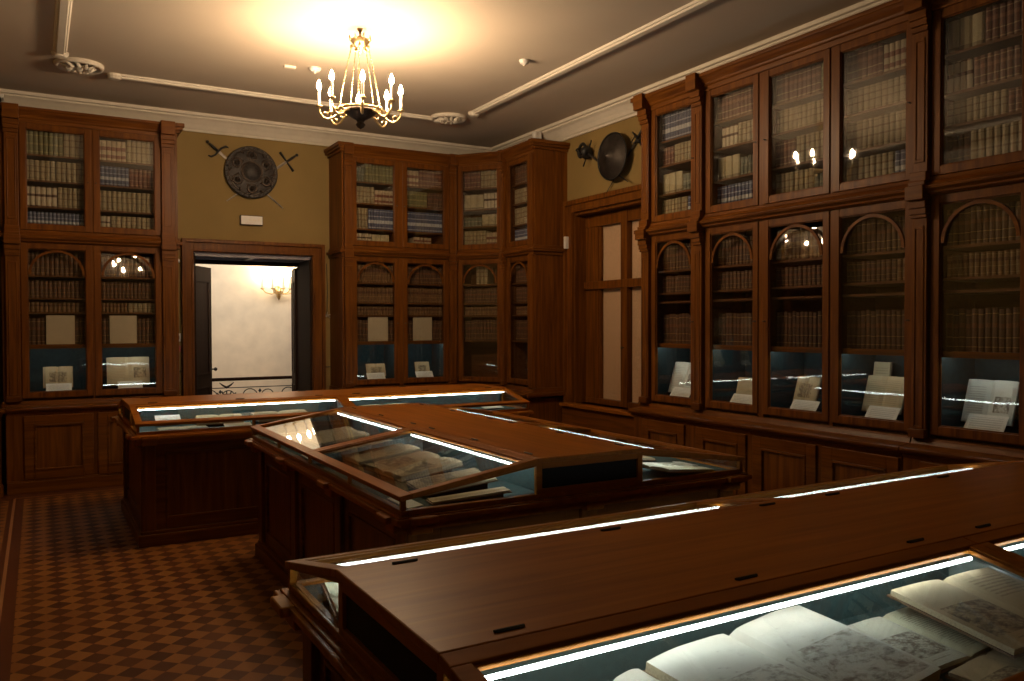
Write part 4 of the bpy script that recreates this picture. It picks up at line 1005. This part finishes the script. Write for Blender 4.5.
def shield(label, origin, wall, r, dome, ornate, mat):
    t = thing('round_shield', label, 'shield', (0, 0, 0)); t.matrix_world = wall_frame(origin, wall)
    if ornate:
        MB().lathe([(0, dome), (r * .12, dome * .95), (r * .3, dome * .75), (r * .34, dome * .55), (r * .4, dome * .62), (r * .8, dome * .35), (r * .92, dome * .15), (r * .95, dome * .22), (r, dome * .2), (r, 0), (0, 0)], 40).build('dish', mat, t, smooth=True)
        m = MB()
        for k in range(6):
            a = PI / 6 + k * PI / 3; c = (math.cos(a) * r * .63, math.sin(a) * r * .63)
            m.tube([(c[0] + math.cos(b) * r * .17, c[1] + math.sin(b) * r * .17, dome * .48) for b in [2 * PI * i / 14 for i in range(14)]], 0.010, 6, closed=True)
            m.lathe([(0, .03), (r * .09, .015), (r * .1, 0)], 10, (c[0], c[1], dome * .42))
        for k in range(30):
            a = 2 * PI * k / 30; m.lathe([(0, .012), (0.009, .006), (0.01, 0)], 6, (math.cos(a) * r * .93, math.sin(a) * r * .93, dome * .18))
        for q, zz in ((.86, .30), (.40, .62), (.36, .60)): m.tube([(math.cos(b) * r * q, math.sin(b) * r * q, dome * zz) for b in [2 * PI * i / 36 for i in range(36)]], .006, 6, closed=True)
        for k in range(24):
            a = 2 * PI * k / 24 + .13; q = .5 + .26 * (k % 2)
            m.tube([(math.cos(a) * r * q, math.sin(a) * r * q, dome * .5), (math.cos(a + .12) * r * (q + .07), math.sin(a + .12) * r * (q + .07), dome * .52), (math.cos(a + .05) * r * (q + .12), math.sin(a + .05) * r * (q + .12), dome * .42)], [.008, .012, .004], 5)
        m.build('embossing', BRONZE, t, smooth=True)
    else:
        MB().lathe([(0, dome), (r * .05, dome * .9), (r * .3, dome * .72), (r * .65, dome * .42), (r * .93, dome * .12), (r, dome * .1), (r, 0), (0, 0)], 40).build('dish', mat, t, smooth=True)
        MB().tube([(math.cos(b) * r, math.sin(b) * r, .012) for b in [2 * PI * i / 40 for i in range(40)]], .009, 6, closed=True).build('rim', BLACK, t, smooth=True)
shield('round embossed metal shield on the back wall above the doorway', (2.13, YB - 0.045, 3.345), 'back', 0.295, 0.06, True, DSTEEL2)
RP0, RP1, RQ0, RQ1 = (-0.60, 0.19), (0.24, -0.30), (0.43, 0.23), (-0.22, -0.36)
sword_on('back', (-0.47, 0.30), (0.36, -0.38), (2.13, YB - 0.03, 3.345), 'sword with curved guard, hilt at upper left behind the embossed shield', 0, 'curved')
sword_on('back', (0.53, 0.255), (-0.27, -0.34), (2.13, YB - 0.018, 3.345), 'sword with straight cross guard, hilt at upper right behind the embossed shield', 0, 'cross')
shield('plain conical dark shield on the right wall above the window', (XR - 0.10, 6.95, 3.365), 'right', 0.243, 0.10, False, DSTEEL)
sword_on('right', RP0, RP1, (XR - 0.085, 6.95, 3.365), 'rapier with round cup guard, hilt left of the plain conical shield', 0, 'cup', DSTEEL)
sword_on('right', RQ0, RQ1, (XR - 0.03, 6.95, 3.365), 'sword with looped guard, hilt right of the plain conical shield', 0, 'swept', DSTEEL)

# ------------------------------------------------------------------ small wall devices
t = thing('sign_plate', 'small white rectangular sign box above the doorway', 'sign', (2.13, YB, 2.80))
MB().box(-.125, .125, -.05, 0, -.055, .055).build('housing', BRONZE, t, bevel=.003)
MB().box(-.118, .118, -.053, -.05, -.047, .047).build('face', WHITE, t)
m = MB()
for i, xx in enumerate((-.035, -.015, .01, .03)): m.box(xx, xx + .012, -.0545, -.053, -.008, .006)
m.box(.07, .085, -.0545, -.053, .0, .02); m.build('faint_marks', PLASTER, t)
tag(MB().box(-.04, .04, -.035, 0, -.07, .07).build('motion_sensor', WHITE, bevel=.008), 'small white box sensor on the end of the corner bookcase', 'sensor').matrix_world = XF(5.30, 7.90, 2.545, 0)
t = thing('light_switch', 'white light switch on the wall left of the door casing', 'switch', (1.335, YB, 1.47))
MB().box(-.03, .03, -.012, 0, -.045, .045).build('plate', WHITE, t, bevel=.003)
MB().box(-.012, .012, -.018, -.012, -.02, .02).build('rocker', BLACK, t, bevel=.002)
tag(MB().box(-.03, .03, -.012, 0, -.035, .035).build('wall_plate', REDP, bevel=.003), 'small reddish plate on the wall just below the light switch', 'plate').matrix_world = XF(1.335, YB, 1.345)
tag(MB().lathe([(0, -.05), (.02, -.045), (.028, -.02), (.02, 0)], 12, (0, 0, 0), 'y').build('wall_sensor', WHITE, smooth=True), 'small white round sensor beside the upper left of the door casing', 'sensor').matrix_world = XF(1.335, YB, 2.31)
t = thing('emergency_spotlight', 'little white spotlight on the cornice above the corner bookcase', 'spotlight', (5.13, 8.27, 3.80))
MB().box(-.03, .05, -.03, .03, .0, .08).build('bracket', WHITE, t, bevel=.004)
MB().lathe([(.03, 0), (.04, .10), (.036, .105), (0, .10)], 12, (-.02, 0, -.03)).build('lamp_head', WHITE, t, smooth=True)
t = thing('security_camera', 'black and white security camera on the cornice at the far left', 'camera', (-0.28, 9.40, 3.80))
MB().box(-.08, .02, -.02, .12, .01, .05).build('bracket', WHITE, t, bevel=.004)
MB().lathe([(0, -.10), (.03, -.10), (.035, 0), (.03, .05), (0, .05)], 14, (-.03, -.05, -.02), 'y').build('housing', BLACK, t, smooth=True)
t = thing('wall_hook', 'small metal star-shaped hook with a cord right of the door casing', 'hook', (3.01, YB, 1.72))
m = MB()
for k in range(5):
    a = 2 * PI * k / 5 + .3; m.tube([(0, -.02, 0), (math.cos(a) * .06, -.03, math.sin(a) * .04)], [.008, .004], 6)
m.lathe([(.02, 0), (.015, -.03), (0, -.03)], 8, (0, 0, 0), 'y'); m.build('hook', STEEL, t)
MB().tube([(.0, -.01, 0), (.01, -.008, .3), (.0, -.006, .62)], .004, 6).build('cord', BLACK, t)
for xa, xb, lb in ((1.27, 1.38, 'short dark horizontal cord left of the door casing'), (2.975, 3.06, 'short dark horizontal cord right of the door casing')):
    tag(MB().tube([(0, -.02, 0), (xb - xa, -.02, 0)], .006, 6).lathe([(.012, 0), (.012, -.025)], 8, (0.01, 0, 0), 'y').build('rope', BLACK), lb, 'cord').location = (xa, YB, 1.10)

# ------------------------------------------------------------------ chandelier
CHX, CHY = 2.21, 6.18
t = thing('chandelier', 'gilt eight-arm chandelier with lit candle bulbs under the ceiling', 'chandelier', (CHX, CHY, ZC))
def zc(z): return z - ZC
MB().lathe([(.022, 0), (.02, -.015), (.010, -.025), (.008, -.05)], 16).tube([(0, 0, -.04), (0, 0, -.09)], .008, 8).build('ceiling_hook', BRASS, t, smooth=True)
crown = MB().lathe([(.0, zc(3.865)), (.02, zc(3.86)), (.03, zc(3.845)), (.07, zc(3.835)), (.075, zc(3.815)), (.055, zc(3.80)), (.05, zc(3.78)), (.02, zc(3.77)), (.012, zc(3.73)), (0, zc(3.72))], 20)
for k in range(8):
    a = 2 * PI * k / 8; crown.tube([(math.cos(a) * .07, math.sin(a) * .07, zc(3.82)), (math.cos(a) * .088, math.sin(a) * .088, zc(3.845)), (math.cos(a) * .082, math.sin(a) * .082, zc(3.86))], [.008, .006, .003], 6)
crown.build('crown', BRASS, t, smooth=True)
for k in range(5):
    a = 2 * PI * k / 5 + .5; m = MB()
    n = 20
    for i in range(n):
        u0, u1 = i / n, (i + .75) / n
        P = lambda u: (math.cos(a) * (.062 + .10 * u + .03 * u * (u - 1) * -1), math.sin(a) * (.062 + .10 * u + .03 * u * (u - 1) * -1), zc(3.79 - .50 * u))
        m.tube([P(u0), P(u1)], .005, 6)
    m.lathe([(0, -.02), (.014, -.008), (.014, .008), (0, .02)], 8, P(.04))
    m.build('chain', BRASS, t)
MB().lathe([(.13, zc(3.285)), (.135, zc(3.27)), (.11, zc(3.25)), (.07, zc(3.225)), (.035, zc(3.205)), (.025, zc(3.19)), (.038, zc(3.17)), (.025, zc(3.15)), (0, zc(3.135))], 24).build('bowl', BRONZE, t, smooth=True)
MB().tube([(math.cos(b) * .165, math.sin(b) * .165, zc(3.285)) for b in [2 * PI * i / 24 for i in range(24)]], .012, 8, closed=True).build('ring', BRASS, t, smooth=True)
yawc = math.atan2(CHX, CHY)
for k in range(8):
    th = math.radians(3 + 45 * k)           # measured from the direction towards the viewer, positive to the right
    dx = math.sin(th) * math.cos(yawc) - math.cos(th) * math.sin(yawc)
    dy = -math.sin(th) * math.sin(yawc) - math.cos(th) * math.cos(yawc)
    def Q(r, z): return (dx * r, dy * r, zc(z))
    R_ = 0.315; zb = 3.285 + (0.015 if k % 2 else 0)
    a = MB().tube([Q(.13, 3.265), Q(.17, 3.25), Q(.21, 3.215), Q(.25, 3.20), Q(.285, 3.215), Q(.31, 3.25), Q(R_, zb)], [.012, .011, .010, .010, .010, .008, .007], 8)
    a.tube([Q(.16, 3.27), Q(.185, 3.29), Q(.21, 3.28), Q(.205, 3.255), Q(.19, 3.26)], .006, 6)
    a.tube([Q(.30, 3.23), Q(.275, 3.255), Q(.25, 3.245), Q(.255, 3.225)], .006, 6)
    c = Q(R_, zb); a.lathe([(0, -.006), (.012, 0), (.028, .008), (.03, .014), (.012, .016), (.014, .035), (0, .035)], 12, c)
    ao = a.build('arm', BRASS, t, smooth=True)
    MB().lathe([(.0115, .03), (.0115, .135), (0, .137)], 10, c).build('candle', PLASTER, ao)
    MB().lathe([(.005, .137), (.017, .152), (.0185, .170), (.012, .193), (.004, .213), (0, .217)], 12, c).build('flame_bulb', M_FLAME, ao, smooth=True)
